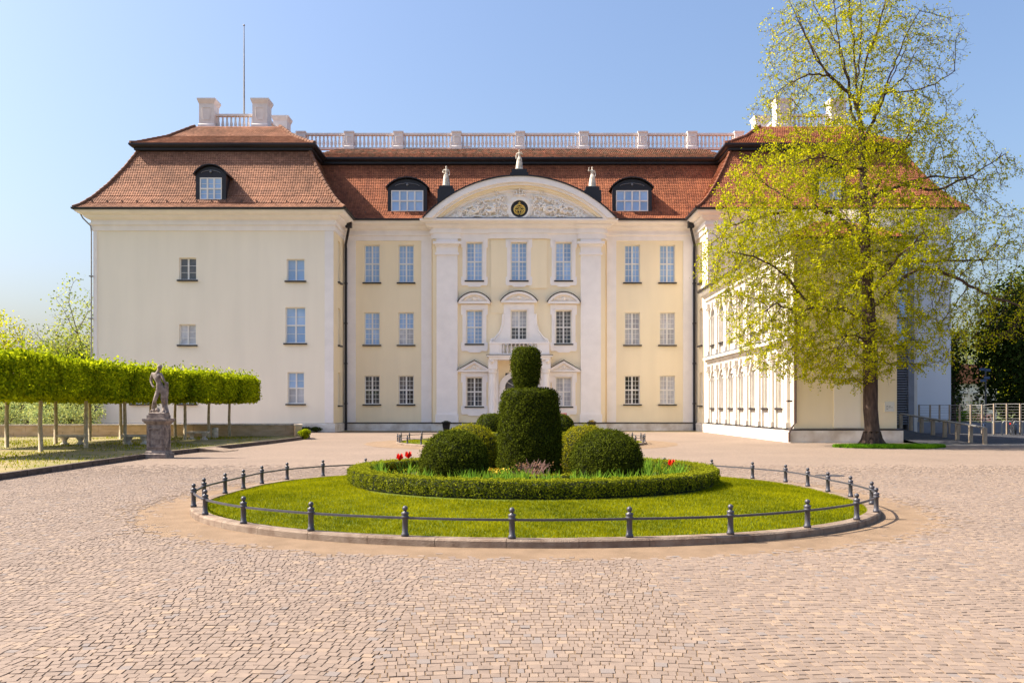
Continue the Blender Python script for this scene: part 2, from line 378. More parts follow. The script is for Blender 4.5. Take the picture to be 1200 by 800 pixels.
# ---------------- roofs
_tp = {}
def tiles_on(acc, side, rect, prof, dens=1.0):
    x0, x1, y0, y1 = rect; ex, w_ = .165*dens, .172*dens
    P = np.array(prof, float); seg = np.hypot(np.diff(P[:, 0]), np.diff(P[:, 1])); cum = np.r_[0, np.cumsum(seg)]
    nrow = int(cum[-1]/ex)
    for k in range(nrow):
        a = k*ex; i = min(np.searchsorted(cum, a, side='right')-1, len(seg)-1); f = (a-cum[i])/seg[i]
        s = P[i, 0]+(P[i+1, 0]-P[i, 0])*f; z = P[i, 1]+(P[i+1, 1]-P[i, 1])*f
        ds, dz = (P[i+1]-P[i])/seg[i]
        if side == 'F': a0, a1 = x0+s, x1-s
        else: a0, a1 = y0+s, y1-s
        n = int((a1-a0)/w_); 
        if n < 1: continue
        u = a0+w_*.5+(np.arange(n)+(.5 if k % 2 else 0))*w_; u = u[u < a1-.02]; m = len(u)
        if side == 'F': O = np.c_[u, np.full(m, y0+s), np.full(m, z)]; U = (1, 0, 0); W = (0, ds, dz); N = (0, -dz, ds)
        elif side == 'R': O = np.c_[np.full(m, x1-s), u, np.full(m, z)]; U = (0, 1, 0); W = (-ds, 0, dz); N = (dz, 0, ds)
        else: O = np.c_[np.full(m, x0+s), u, np.full(m, z)]; U = (0, -1, 0); W = (ds, 0, dz); N = (-dz, 0, ds)
        U, W, N = map(np.array, (U, W, N)); h = w_*.475; lift = .030+.012*RNG.random(m)
        loc = [(-h, ex+.03, .004, 0), (-h, .075, .028, 1), (-h*.42, .0, .036, 1), (h*.42, .0, .036, 1), (h, .075, .028, 1), (h, ex+.03, .004, 0), (-h, .075, -.005, 0), (-h*.42, .0, -.005, 0), (h*.42, 0, -.005, 0), (h, .075, -.005, 0)]
        V = np.stack([O+U*q[0]+W*q[1]+N[None]*((q[2]+(lift-.03)*q[3])[:, None] if q[3] else q[2]) for q in loc], 1)
        acc[0].append(V); 
        # patchy colour of old and new tiles
        acc[1].append(np.clip(RNG.normal(.5, .17, m)+.14*np.sin(u*.7+k*.11)+.1*np.sin(k*.9), 0, 1))
    return acc
TF = [(0, 1, 2, 5), (2, 3, 4, 5), (1, 6, 7, 2), (2, 7, 8, 3), (3, 8, 9, 4)]
def tiles_build(acc, parent, m):
    V = np.concatenate(acc[0]); n = len(V); t = np.concatenate(acc[1])
    base = (np.arange(n)*10)[:, None, None]; F = (base+np.array(TF)[None]).reshape(-1, 4)
    o = np.array(WL[parent.name]); o_ = ob('roof_tiles', np_mesh('roof_tiles', V.reshape(-1, 3)-o, F, np.repeat(t, 5)), m, parent, tuple(o))
    o_['kind'] = 'stuff'; return o_
LOWER = [(0, 15.70), (.40, 16.02), (.95, 16.65), (1.7, 17.75), (2.55, 19.25), (3.2, 20.62)]
def hip_line(mbh, pts, r=.13):
    for a, b in zip(pts, pts[1:]):
        a, b = Vector(a), Vector(b); n = max(1, int((b-a).length/.36))
        for k in range(n): mbh.tube([a+(b-a)*(k/n), a+(b-a)*((k+1.12)/n)], [r*1.15, r*.85], 7)
def roof(rect, up_top, up_in, sides, m, deck=True):
    x0, x1, y0, y1 = rect
    rb = MB().ring_rect(x0, x1, y0, y1, [(-s, z) for s, z in LOWER]).build('roof', M['roofsheet'], PAL)
    UP = [(2.75, 21.06), (3.15, 21.22), (up_in*.55+1.3, 21.22+(up_top-21.22)*.42), (up_in, up_top)]
    MB().ring_rect(x0, x1, y0, y1, [(-s, z) for s, z in UP], True).build('upper_roof', M['roofsheet'], PAL)
    MB().ring_rect(x0, x1, y0, y1, [(-3.25, 20.55), (-2.95, 20.62), (-2.95, 20.78), (-2.8, 20.80), (-2.66, 20.93), (-2.66, 21.05), (-2.9, 21.07)]).build('roof_cornice', M['dark'], PAL)
    MB().ring_rect(x0, x1, y0, y1, [(-.05, 15.58), (.10, 15.60), (.12, 15.72), (.02, 15.74), (-.08, 15.66)]).build('gutter', M['dark'], PAL)
    for pf, dn in ((LOWER, 1), (UP, 1)):
        acc = [[], []]
        for sd in sides: tiles_on(acc, sd, rect, pf, dn)
        tiles_build(acc, rb, m if pf is LOWER else M['tile_old'] if deck == 'old' else m)
    if sides != 'F':
        for pf in (LOWER, UP):
            for cx, sx in ((x0, 1), (x1, -1)): h = MB(); hip_line(h, [(cx+sx*s, y0+s, z+.03) for s, z in pf]); tag(h.build('hip_tiles', m, rb), None, None, None, 'stuff')
    # snow guards above the gutter
    g = MB(); n = int((x1-x0)/1.0)
    for k in range(1, n):
        xx = x0+k*(x1-x0)/n; g.box(xx-.012, xx+.012, y0+.50, y0+.66, 16.15, 16.36)
    g.build('snow_guard', M['pipe'], rb)
    return UP
LR = (LX0-.98, LX1+.98, DL-.98, 81); RR = (RX0-.98, RX1+.98, DL-.98, 81); MR = (-20, 21.2, D0-.98, 83)
roof(LR, 23.40, 6.2, 'FR', M['tileL'])
roof(RR, 23.40, 6.2, 'FL', M['tile'])
roof(MR, 22.68, 5.9, 'F', M['tile'], 'old')

# ---------------- roof balustrades
_bal = MB().lathe(0, 0, [(.05, 0), (.075, .04), (.05, .1), (.10, .28), (.085, .42), (.045, .68), (.07, .74), (.045, .8), (.075, .9)], 8).mesh('baluster', smooth=True); _bal.materials.append(M['bal'])
def balustrade(p0, p1, z, h=1.28, step=.30, ends=0.0, zdrop=0):
    a, b = Vector((*p0, z)), Vector((*p1, z)); L_ = (b-a).length; ax = abs(b.x-a.x) > abs(b.y-a.y)
    t = .16; m_ = MB()
    if ax:
        m_.box(a.x, b.x, a.y-t, a.y+t, z, z+.17); m_.box(a.x, b.x, a.y-t-.03, a.y+t+.03, z+h-.16, z+h)
    else:
        m_.box(a.x-t, a.x+t, a.y, b.y, z, z+.17); m_.box(a.x-t-.03, a.x+t+.03, a.y, b.y, z+h-.16, z+h)
    r_ = m_.build('balustrade_rail', M['bal'], PAL)
    n = max(2, int(L_/step)); sc_ = (h-.33)/.9
    for k in range(n):
        p = a+(b-a)*((k+.5)/n); c = child('baluster', _bal, r_, tuple(p[i]+(0, 0, .17)[i]-WL[PAL.name][i] for i in range(3)))
        c.scale = (1.3, 1.3, sc_)
def bpost(xc, yc, z, w_, h, cap=.10, name='balustrade_post', panel=True):
    hw = w_/2; m_ = MB()
    m_.box(xc-hw, xc+hw, yc-hw, yc+hw, z, z+h)
    m_.ring_rect(xc-hw, xc+hw, yc-hw, yc+hw, [(.06, z-.02), (.06, z+h*.14), (0.002, z+h*.18)])
    m_.ring_rect(xc-hw, xc+hw, yc-hw, yc+hw, [(0.002, z+h-.30*cap/.1), (cap*.4, z+h-.22*cap/.1), (cap, z+h-.08), (cap, z+h+.02)], True)
    if panel:
        m_.tube([(xc+.55*hw*q[0], yc-hw-.01, z+h*.5+h*.20*q[1]) for q in ((-1, 1), (-1, -.4), (-.7, -1), (.7, -1), (1, -.4), (1, 1))], .02, 4, True)
    return m_.build(name, M['bal'], PAL)
YB = D0-.98+6.25
posts = [-17.1, -13.2, -9.2, -4.5, .66, 5.83, 10.6, 14.6, 18.4]
for xx in posts: bpost(xx, YB, 22.66, .72, 1.42, .05)
for a, b in zip(posts, posts[1:]): balustrade((a+.36, YB), (b-.36, YB), 22.68, 1.32)
balustrade((-18.4, YB), (-17.46, YB), 22.68, 1.32)
for xx in (-4.5, 5.83): bpost(xx, 76.5, 22.6, 1.5, 2.3, .16, 'chimney')
for sgn, xs, c in ((1, (-23.75, -19.6), 0), (-1, (25.4, 21.15), 0)):
    for xx in xs: bpost(xx, 66.9, 23.38, 1.16, 2.35, .13, 'corner_pillar')
    a, b = sorted(xs); balustrade((a+.58, 66.9), (b-.58, 66.9), 23.40, 1.28)
    xi = xs[1]+sgn*.2
    bpost(xi+sgn*.1, 71.6, 23.5, 1.16, 2.5, .13, 'corner_pillar')
    balustrade((xi, 67.65), (xi, 71.2), 23.38, 1.28)
    balustrade((xi, 72.8), (xi, 76), 23.38, 1.28)

# ---------------- dormers
def dormer(xc, y, w_, ww, wz0, wz1, ztop, cols, back=3.0):
    hw = w_/2; m_ = MB(); zsp = wz1+.22; rise = ztop-zsp
    R = (hw*hw+rise*rise)/(2*rise); th = math.asin(hw/R)
    arc = [(xc+R*sin(t), zsp+rise-R+R*cos(t)) for t in np.linspace(-th, th, 15)]
    hh = ww/2
    # front face round the window
    for a, b in ((xc-hw+.05, xc-hh), (xc+hh, xc+hw-.05)): m_.box(a, b, y, y+.3, wz0-.15, zsp)
    m_.box(xc-hh, xc+hh, y, y+.3, wz0-.15, wz0); m_.box(xc-hh, xc+hh, y, y+.3, wz1, zsp)
    d = m_.build('dormer', M['dark'], PAL)
    pts = [(xc-hw+.05, zsp+.002)]+[(u, v-.08) for u, v in arc[1:-1]]+[(xc+hw-.05, zsp+.002)]
    MB().prism(pts, FY(y+.02), 0, .25).build('gable', M['dark'], d)
    MB().box(xc-hw+.12, xc+hw-.12, y+.3, y+back, wz0-.1, zsp).build('cheek', M['dark'], d)
    R2 = [(xc+(R+.07)*sin(t), zsp+rise-R+(R+.07)*cos(t)) for t in np.linspace(-th*1.05, th*1.05, 15)]
    MB().prism(arc+R2[::-1], FY(y-.22), 0, back+.2).build('dormer_roof', M['dark'], d)
    tr = MB(); tr.tube([(xc+.30*w_*q, y-.012, zsp+.12+.30*rise*(1-abs(q))**.5) for q in np.linspace(-1, 1, 11)], .025, 4); tr.sphere((xc, y-.03, zsp+.3*rise), .09)
    tr.build('dormer_ornament', M['slate'], d)
    W = window(d, xc, wz0, wz1, ww, 'glassL', plane=y, setin=.03, cols=cols, rows=2, mun=(1, 1) if cols > 3 else (1, 2), sill=False, flat=True)
    return d
dormer(-21.3, 60.35, 2.25, 1.55, 16.42, 17.98, 18.85, 3)
dormer(22.5, 60.35, 2.25, 1.55, 16.42, 17.98, 18.85, 3)
dormer(-7.84, 63.88, 3.05, 2.4, 16.42, 17.98, 18.9, 4)
dormer(8.99, 63.88, 3.05, 2.4, 16.42, 17.98, 18.9, 4)

# ---------------- central projection
C0 = .55; RXA, RXB = X(507, DR), X(709, DR)
def zr(py): return Z(py, DR)
cw = [(546.5, 565.5), (598.7, 617.6), (651, 669.8)]
rc = [(328.7, 284), (402.7, 363.6), (476, 441.8)]
ch = [(X(a, DR), X(b, DR), zr(c), zr(d)) for (a, b) in cw for (c, d) in rc]
ch2 = [h for i, h in enumerate(ch) if i != 5]
door = (C0-1.05, C0+1.05, .62, 4.3)
MB().wall(RXA, RXB, .62, 14.85, FY(DR), ch2+[door], .28).build('wall', M['cream'], PAL)
for s, xx in ((1, RXA), (-1, RXB)): MB().wall(DR, D0, .62, 14.85, FXL(xx) if s > 0 else FXR(xx)).build('side_wall', M['cream'], PAL)
MB().box(RXA-.1, C0-1.6, DR-.12, D0-.14, 0, .55).build('plinth', M['plinth'], PAL)
MB().box(C0+1.6, RXB+.1, DR-.12, D0-.14, 0, .55).build('plinth', M['plinth'], PAL)
MB().box(RXA-.1, C0-1.6, DR-.15, D0-.16, .552, .63).build('plinth_ledge', M['dark'], PAL)
MB().box(C0+1.6, RXB+.1, DR-.15, D0-.16, .552, .63).build('plinth_ledge', M['dark'], PAL)
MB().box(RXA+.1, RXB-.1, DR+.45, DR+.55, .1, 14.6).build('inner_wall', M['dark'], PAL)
for i, h in enumerate(ch):
    if i == 5: continue
    c, r = divmod(i, 3); g = 'glassL'
    if r == 1: g = ['glassL', 'glassC', 'glassD'][c]
    if r == 2: g = ['glassD', 'glassD', 'glassC'][c]
    window(PAL, (h[0]+h[1])/2, h[2], h[3], h[1]-h[0], g, plane=DR, mun=(2, 4) if r != 2 else (2, 3), lower='glassD' if (r == 1 and c == 1) else None)
# giant pilasters
for a, b in ((511.8, 536.3), (680.4, 704)):
    x0, x1 = X(a, DR), X(b, DR); m_ = MB().box(x0, x1, DR-.18, DR-.002, .64, 13.08); m_.build('pilaster', M['trim'], PAL)
    MB().box(x0-.08, x1+.08, DR-.26, DR-.004, .642, 1.25).build('pilaster_base', M['trim'], PAL)
    k = MB().box(x0-.02, x1+.02, DR-.2, DR-.004, 13.082, 14.28)
    for z0, z1, e in ((13.05, 13.22, .10), (13.70, 13.84, .12), (13.84, 14.02, .26)): k.box(x0-e, x1+e, DR-.18-e, DR-.006, z0, z1-.002)
    k.build('capital', M['trim'], PAL)
# middle strips
MB().box(X(575, DR), X(596, DR), DR-.05, DR-.001, 8.75, 14.26).build('lesene', M['cream'], PAL)
m_ = MB()
for (a, b) in ((575, 596.5), (620, 641)): m_.box(X(a, DR), X(b, DR), DR-.07, DR-.003, 10.6, 14.262)
m_.build('centre_strip', M['cream'], PAL)
CR2 = [(p*.95, z) for p, z in COR]
MB().ring_rect(RXA, RXB, DR, D0+.5, [(p, z+.006) for p, z in CR2], True).build('entablature', M['trim'], PAL)
MB().ring_rect(X(575, DR), X(641, DR), DR-.13, DR+.2, [(p*.8, z+.012) for p, z in COR[:9]], True).build('entablature_break', M['trim'], PAL)
for a, b in ((509.5, 538.3), (678.4, 706)): MB().ring_rect(X(a, DR), X(b, DR), DR-.16, DR+.2, [(p*.8, z+.009) for p, z in COR[:9]], True).build('entablature_break', M['trim'], PAL)
# segmental pediment
hwid, rise = 7.02, 3.05; zb = 15.62; yP = 62.45
R = (hwid**2+rise**2)/(2*rise); zc = zb+rise-R
def arcpts(Ro, zlim, n=49):
    t = math.acos(max(-1, min(1, (zlim-zc)/Ro))); return [(C0+Ro*sin(q), zc+Ro*cos(q)) for q in np.linspace(-t, t, n)]
PED = MB().prism(arcpts(R-.95, zb)[:], FY(63.05), 0, 1.0).build('pediment', M['relief'], PAL)
for k, (ro, ri, yy, nm) in enumerate(((R, R-.42, yP, 'trim'), (R-.40, R-.60, yP+.18, 'trim'), (R-.58, R-.80, yP+.36, 'cream'), (R-.78, R-1.0, yP+.52, 'trim'))):
    o_ = arcpts(ro, zb+.003*k); i_ = arcpts(ri, zb+.003*k); MB().prism(o_+i_[::-1], FY(yy), 0, D0+.1-yy+.02*k).build('pediment_moulding', M[nm], PED)
o_ = arcpts(R+.10, zb+.02); i_ = arcpts(R+.004, zb+.02); MB().prism(o_+i_[::-1], FY(yP-.07), 0, 3.2).build('pediment_roof', M['dark'], PED)
MB().box(C0-6.2, C0+6.2, yP+.35, 63.048, zb+.012, zb+.10).build('pediment_ledge', M['slate'], PED)
# stucco relief: scrolls, acanthus and figures round the roundel
rl = MB(); yr = 63.0; rr_ = random.Random(3); zro = Z(245, 63.0)
def spiral(cx, cz, r0, turns, s, th=.05):
    rl.tube([(cx+s*r0*(1-.85*t)*cos(turns*2*pi*t), yr-.03-.1*t, cz+r0*(1-.85*t)*sin(turns*2*pi*t)) for t in np.linspace(0, 1, 26)], [th*(1-.5*t) for t in np.linspace(0, 1, 26)], 5)
def ztop(x): return zc+sqrt(max(.01, (R-1.12)**2-(x-C0)**2))
for s in (-1, 1):
    spiral(C0+s*4.35, zb+.50, .34, 2.2, s, .07); spiral(C0+s*3.0, zb+1.25, .2, 1.6, s); spiral(C0+s*1.7, zb+1.95, .2, 1.6, -s)
    # long acanthus stem following the arch
    rl.tube([(C0+s*(1.0+k*.48), yr-.05, min(ztop(C0+s*(1.0+k*.48))-.18+.07*sin(k*2.2), zb+2.2)) for k in range(9)], .07, 5)
    rl.tube([(C0+s*(1.25+k*.4), yr-.06, zb+.18+.10*sin(k*1.7)) for k in range(11)], .08, 5)
    for k in range(120):
        t = rr_.random(); x = C0+s*(.95+4.0*t); zt = ztop(x)-.1; z = zb+.12+(zt-zb-.2)*rr_.random()
        if zt-zb < .3: continue
        a = rr_.random()*6.3; L_ = .09+.16*rr_.random(); c = rr_.choice((-1, 1))
        rl.tube([(x+L_*q*cos(a)+c*L_*.6*q*q*sin(a), yr-.02-.09*sin(pi*abs(q)**.5*.5+.4), z+L_*q*sin(a)-c*L_*.6*q*q*cos(a)) for q in (-1, -.4, .2, .7, 1)], [.02, .05, .06, .045, .015], 5)
    # reclining figures
    for fx, fz, k in ((1.85, .62, 1), (3.05, .55, .85)):
        x = C0+s*fx; z = zb+fz
        rl.sphere((x, yr-.16, z+.42*k), .12*k, 8, 6); rl.sphere((x+s*.05, yr-.10, z+.12*k), .24*k, 8, 6, (.8, .7, 1.1))
        rl.tube([(x+s*.05, yr-.12, z), (x+s*.35*k, yr-.16, z-.12), (x+s*.62*k, yr-.12, z+.02), (x+s*.9*k, yr-.08, z-.28*k)], [.15*k, .12*k, .09*k, .05], 6)
        rl.tube([(x-s*.05, yr-.15, z+.28*k), (x-s*.32*k, yr-.17, z+.2*k), (x-s*.48*k, yr-.14, z+.5*k)], [.08, .065, .04], 5)
        rl.tube([(x+s*.15, yr-.15, z+.25*k), (x+s*.38*k, yr-.17, z+.32*k), (x+s*.6*k, yr-.12, z+.22*k)], [.08, .06, .04], 5)
# crown above the roundel
rl.tube([(C0-.42, yr-.12, zro+1.02), (C0+.42, yr-.12, zro+1.02)], .07, 5)
for q in (-1, -.5, 0, .5, 1): rl.tube([(C0+.36*q, yr-.12, zro+1.02), (C0+.44*q, yr-.14, zro+1.24), (C0+.15*q, yr-.12, zro+1.38)], [.05, .05, .03], 5)
rl.sphere((C0, yr-.13, zro+1.42), .07)
rl.build('relief', M['relief'], PED, smooth=True)
fr = MB()
for r0, r1, t in ((.64, .80, .20), (.80, .96, .12)):
    n = 32; pts = [(C0+r1*cos(2*pi*k/n), zro+r1*sin(2*pi*k/n)) for k in range(n+1)]+[(C0+r0*cos(2*pi*k/n), zro+r0*sin(2*pi*k/n)) for k in range(n, -1, -1)]
    fr.prism(pts, FY(63.05-t), 0, t)
fr.build('roundel_frame', M['relief'], PED)
disc = MB().prism([(C0+.65*cos(2*pi*k/28), zro+.65*sin(2*pi*k/28)) for k in range(28)], FY(62.99), 0, .06).build('roundel', M['dark'], PED)
g = MB(); yg = 62.96; T = .028
def gp(pts, r=T, cl=False): g.tube([(C0+a, yg, zro+b) for a, b in pts], r, 5, cl)
for s in (-1, 1):
    gp([(s*(.05+.36*sin(t)), -.05+.36*cos(t)) for t in np.linspace(.0, pi, 14)], .035)
    gp([(s*(.40*cos(t)+.02), .02+.13*sin(t)) for t in np.linspace(0, 2*pi, 10)][:9])
    gp([(s*.02, .28), (s*.22, .18), (s*.05, .0), (s*.25, -.16), (s*.02, -.36)])
    gp([(s*.12, .30), (s*.34, .12), (s*.34, -.2), (s*.12, -.36)], .03)
    gp([(s*.20, .02), (s*.30, .08), (s*.22, .14), (s*.14, .08)], .022, True)
    gp([(s*.20, -.28), (s*.30, -.22), (s*.22, -.14), (s*.12, -.2)], .022, True)
gp([(0, .1), (0, -.36)]); gp([(0, .32), (0, .52)], .035); gp([(-.1, .42), (.1, .42)], .03); gp([(-.16, .32), (.16, .32)], .03)
g.build('monogram', M['gold'], PED)
# black pedestals on the pediment
for px, w_, z0, z1, st in ((608.5, 1.35, 18.55, 19.0, 1), (523, 1.25, 16.9, 17.78, 0), (694, 1.25, 16.9, 17.72, 0)):
    xx = X(px, 63.2); m_ = MB().box(xx-w_/2, xx+w_/2, 62.7, 63.9, z0, z1)
    m_.box(xx-w_/2+.12, xx+w_/2-.12, 62.78, 63.8, z1+.002, z1+.28); m_.build('statue_pedestal', M['dark'], PAL)

# window surrounds
def surround(xc, w_, z0, z1, kind, wh):
    """z0,z1 outer extents; wh = window hole"""
    hw = w_/2; a, b, c, d = wh; y = DR; m_ = MB(); e = .10
    m_.box(xc-hw+e, a-.003, y-.09, y-.001, z0+.25, z1-.01); m_.box(b+.003, xc+hw-e, y-.09, y-.001, z0+.25, z1-.01)
    m_.box(xc-hw+e, xc+hw-e, y-.092, y-.001, d+.003, z1); m_.box(xc-hw+e, xc+hw-e, y-.092, y-.001, z0+.25, c-.003-.1)
    for s in (-1, 1):  # ears
        q = sorted((xc+s*(hw-e), xc+s*hw)); m_.box(q[0], q[1], y-.094, y-.001, z1-.75, z1-.005); m_.box(q[0], q[1], y-.094, y-.001, z0+.2, z0+.75)
    m_.prism([(xc-hw*.95, z0+.25), (xc-hw*.95, z0+.1), (xc-hw*.55, z0+.12), (xc-hw*.4, z0), (xc+hw*.4, z0), (xc+hw*.55, z0+.12), (xc+hw*.95, z0+.1), (xc+hw*.95, z0+.25)], FY(y-.09), 0, .089)
    f = m_.build('window_surround', M['trim'], PAL)
    in_ = MB(); t = .045
    for p, q, r, s_ in ((a-.10, a-.05, c-.02, d+.1), (b+.05, b+.10, c-.02, d+.1), (a-.10, b+.10, d+.06, d+.11)): in_.box(p, q, y-.13, y-.093, r, s_)
    in_.build('surround_moulding', M['trim'], f)
    zp = z1+.12
    if kind == 'seg':
        hw2 = hw+.2; rs = .68; R_ = (hw2**2+rs**2)/(2*rs); th = math.asin(hw2/R_); cz = zp+.08+rs-R_
        A = [(xc+R_*sin(t), cz+R_*cos(t)) for t in np.linspace(-th, th, 17)]
        B = [(xc+(R_-.16)*sin(t), cz+(R_-.16)*cos(t)) for t in np.linspace(-th*.98, th*.98, 17)]
        MB().prism(B, FY(y-.10), 0, .098).build('hood_panel', M['relief'], f)
        MB().prism(A+B[::-1], FY(y-.34), 0, .339).box(xc-hw2, xc+hw2, y-.32, y-.001, zp-.06, zp+.085).build('hood', M['trim'], f)
        A2 = [(xc+(R_+.07)*sin(t), cz+(R_+.07)*cos(t)) for t in np.linspace(-th*1.03, th*1.03, 17)]
        MB().prism(A2+A[::-1], FY(y-.37), 0, .36).build('hood_flashing', M['dark'], f)
        o = MB().sphere((xc, y-.16, zp+.32), .15, 8, 6)
        for s in (-1, 1): o.tube([(xc+s*.15, y-.13, zp+.3), (xc+s*.4, y-.14, zp+.22), (xc+s*.65, y-.13, zp+.3), (xc+s*.78, y-.12, zp+.16)], [.07, .06, .05, .03], 5)
        o.build('hood_ornament', M['relief'], f)
    elif kind == 'tri':
        hw2 = hw+.26; rs = .72
        MB().prism([(xc-hw2+.3, zp+.02), (xc+hw2-.3, zp+.02), (xc, zp+rs-.15)], FY(y-.10), 0, .098).build('hood_panel', M['relief'], f)
        h_ = MB().box(xc-hw2, xc+hw2, y-.30, y-.001, zp-.10, zp+.02)
        for s in (-1, 1): h_.prism([(xc+s*hw2, zp+.022), (xc, zp+rs), (xc, zp+rs-.17), (xc+s*(hw2-.38), zp+.022)], FY(y-.32), 0, .318)
        h_.build('hood', M['trim'], f)
        k = MB()
        for s in (-1, 1): k.prism([(xc+s*(hw2+.05), zp+.03), (xc, zp+rs+.075), (xc, zp+rs+.003), (xc+s*hw2, zp+.0245)], FY(y-.36), 0, .35)
        k.build('hood_flashing', M['dark'], f)
        o = MB().sphere((xc, y-.15, zp+.26), .12, 8, 6)
        for s in (-1, 1): o.tube([(xc+s*.1, y-.13, zp+.22), (xc+s*.35, y-.13, zp+.14), (xc+s*.55, y-.12, zp+.12)], [.06, .05, .03], 5)
        o.build('hood_ornament', M['relief'], f)
    return f
for c, (a, b) in enumerate(cw):
    xc = (X(a, DR)+X(b, DR))/2; w_ = X(571, DR)-X(540, DR)
    surround(xc, w_, zr(336.3), zr(278.5), None, ch[c*3])
    if c != 1:
        surround(xc, w_, zr(413), zr(357), 'seg', ch[c*3+1]); surround(xc, w_, zr(487), zr(436), 'tri', ch[c*3+2])
    else: surround(xc, w_*1.15, zr(401), zr(356), 'seg', ch[c*3+1])
# volutes beside the balcony window
for s in (-1, 1):
    v = MB(); pts = [(C0+s*1.22, zr(368)), (C0+s*1.28, zr(380)), (C0+s*1.42, zr(388)), (C0+s*1.75, zr(395)), (C0+s*2.05, zr(398.5)), (C0+s*2.15, zr(401)), (C0+s*.72, zr(401)), (C0+s*.72, zr(368))]
    v.prism(pts, FY(DR-.12), 0, .02)
    v.tube([(p[0], DR-.14, p[1]) for p in pts[:6]], .07, 5)
    v.tube([(C0+s*(1.98+.16*cos(t)*(1-t/12)), DR-.16, zr(399)+.16*sin(t)*(1-t/12)) for t in np.linspace(0, 9, 14)], .04, 5)
    v.build('volute', M['trim'], PAL)
# balcony over the portal
BY = 62.35; bz0, bz1 = zr(418), zr(402)
bm = MB().box(C0-2.25, C0+2.25, BY-.15, DR-.003, bz0-.28, bz0-.06); bm.box(C0-2.4, C0+2.4, BY-.25, DR-.003, bz0-.058, bz0+.05)
BAL = bm.build('balcony', M['trim'], PAL)
MB().box(C0-2.44, C0+2.44, BY-.28, DR-.005, bz0+.052, bz0+.085).build('balcony_flashing', M['dark'], BAL)
b2 = MB().box(C0-2.2, C0+2.2, BY-.1, BY+.16, bz1-.13, bz1)
b2.box(C0-2.2, C0+2.2, BY-.08, BY+.14, bz0+.088, bz0+.2)
for s in (-1, 1):
    for q0, q1 in ((1.30, 1.42), (1.44, 2.18)): 
        a, b = sorted((C0+s*q0, C0+s*q1)); b2.box(a, b, BY-.05, BY+.11, bz0+.202, bz1-.132)
    a, b = sorted((C0+s*2.02, C0+s*2.18)); b2.box(a, b, BY+.162, DR-.004, bz0+.088, bz1)
b2.build('balcony_parapet', M['trim'], BAL)
for k in range(9):
    c = child('baluster', _bal, BAL, (C0-1.18+k*.295-WL[PAL.name][0], BY+.03-WL[PAL.name][1], bz0+.2)); c.scale = (1.0, 1.0, (bz1-bz0-.33)/.9)
pc = MB()
for s in (-1, 1):
    for q in (1.95,): pc.lathe(C0+s*q, BY+.28, [(.30, 0), (.30, .5), (.22, .55), (.21, 4.2), (.28, 4.3), (.30, 4.55)], 14)
    pc.box(*sorted((C0+s*1.62, C0+s*2.28)), BY-.02, DR-.01, 4.552, bz0-.285)
    pc.box(*sorted((C0+s*1.55, C0+s*2.3)), DR-.25, DR-.012, 0, 4.55)
    pc.tube([(C0+s*2.0, BY-.12, bz0-.3), (C0+s*2.1, BY+.1, bz0-.55), (C0+s*2.0, BY+.25, bz0-.8)], [.16, .14, .06], 8)
ar = [(C0+1.52*cos(t), 3.2+1.25*sin(t)) for t in np.linspace(0, pi, 17)]; ai = [(C0+1.10*cos(t), 3.1+1.0*sin(t)) for t in np.linspace(0, pi, 17)]
pc.prism(ar+ai[::-1], FY(DR-.16), 0, .158)
for s in (-1, 1): pc.box(*sorted((C0+s*1.1, C0+s*1.52)), DR-.158, DR-.002, .1, 3.15)
pc.build('portal', M['trim'], PAL)
dd = MB()
for s in (-1, 1):
    dd.box(*sorted((C0+s*.02, C0+s*1.04)), DR+.14, DR+.2, .1, 2.95)
    for z0, z1 in ((.4, 1.2), (1.4, 2.7)): dd.box(*sorted((C0+s*.18, C0+s*.9)), DR+.11, DR+.139, z0, z1)
DOOR = dd.build('door', M['door'], PAL)
fl = MB().box(C0-1.05, C0+1.05, DR+.13, DR+.22, 2.96, 3.1)
for k in range(1, 6): fl.tube([(C0, DR+.16, 3.1), (C0+1.05*cos(pi*k/6), DR+.16, 3.1+1.1*sin(pi*k/6))], .025, 4)
fl.build('fanlight', M['frame'], DOOR); MB().box(C0-1.05, C0+1.05, DR+.2, DR+.21, 3.1, 4.3).build('pane', M['glassD'], DOOR)
st = MB()
for k in range(3): st.box(C0-1.9-.3*(2-k), C0+1.9+.3*(2-k), 61.6+.3*k, DR-.26-.002*k, 0.0+.15*k+(.002 if k else 0), .15*(k+1))
st.build('entrance_steps', M['kerb'], PAL)

# downpipes
def pipe(pts, r=.075, m='dark', p=PAL, hop=None):
    b = MB().tube(pts, r, 8)
    if hop: b.box(hop[0]-.22, hop[0]+.22, hop[1]-.18, hop[1]+.18, hop[2]-.35, hop[2]+.18)
    for z in np.arange(2, 13, 3): 
        if min(q[2] for q in pts) < z < max(q[2] for q in pts)-2 : b.box(pts[-1][0]-.12, pts[-1][0]+.12, pts[-1][1]-.12, pts[-1][1]+.12, z, z+.08)
    return b.build('downpipe', M[m], p)
pipe([(-12.05, 63.0, 15.4), (-12.1, 63.2, 14.9), (-12.45, 63.85, 13.9), (-12.45, 63.95, 13.6), (-12.45, 63.95, .05)], .10, hop=(-12.05, 63.0, 15.35))
pipe([(13.2, 63.0, 15.4), (13.25, 63.1, 14.9), (13.66, 63.85, 13.9), (13.66, 63.95, 13.6), (13.66, 63.95, .05)], .10, hop=(13.2, 63.0, 15.35))
pipe([(-30.5, 60.2, 15.5), (-30.3, 60.25, 15.1), (-29.85, 60.45, 14.6), (-29.82, 60.5, 14.2), (-29.82, 60.5, .05)], .05, 'steel')

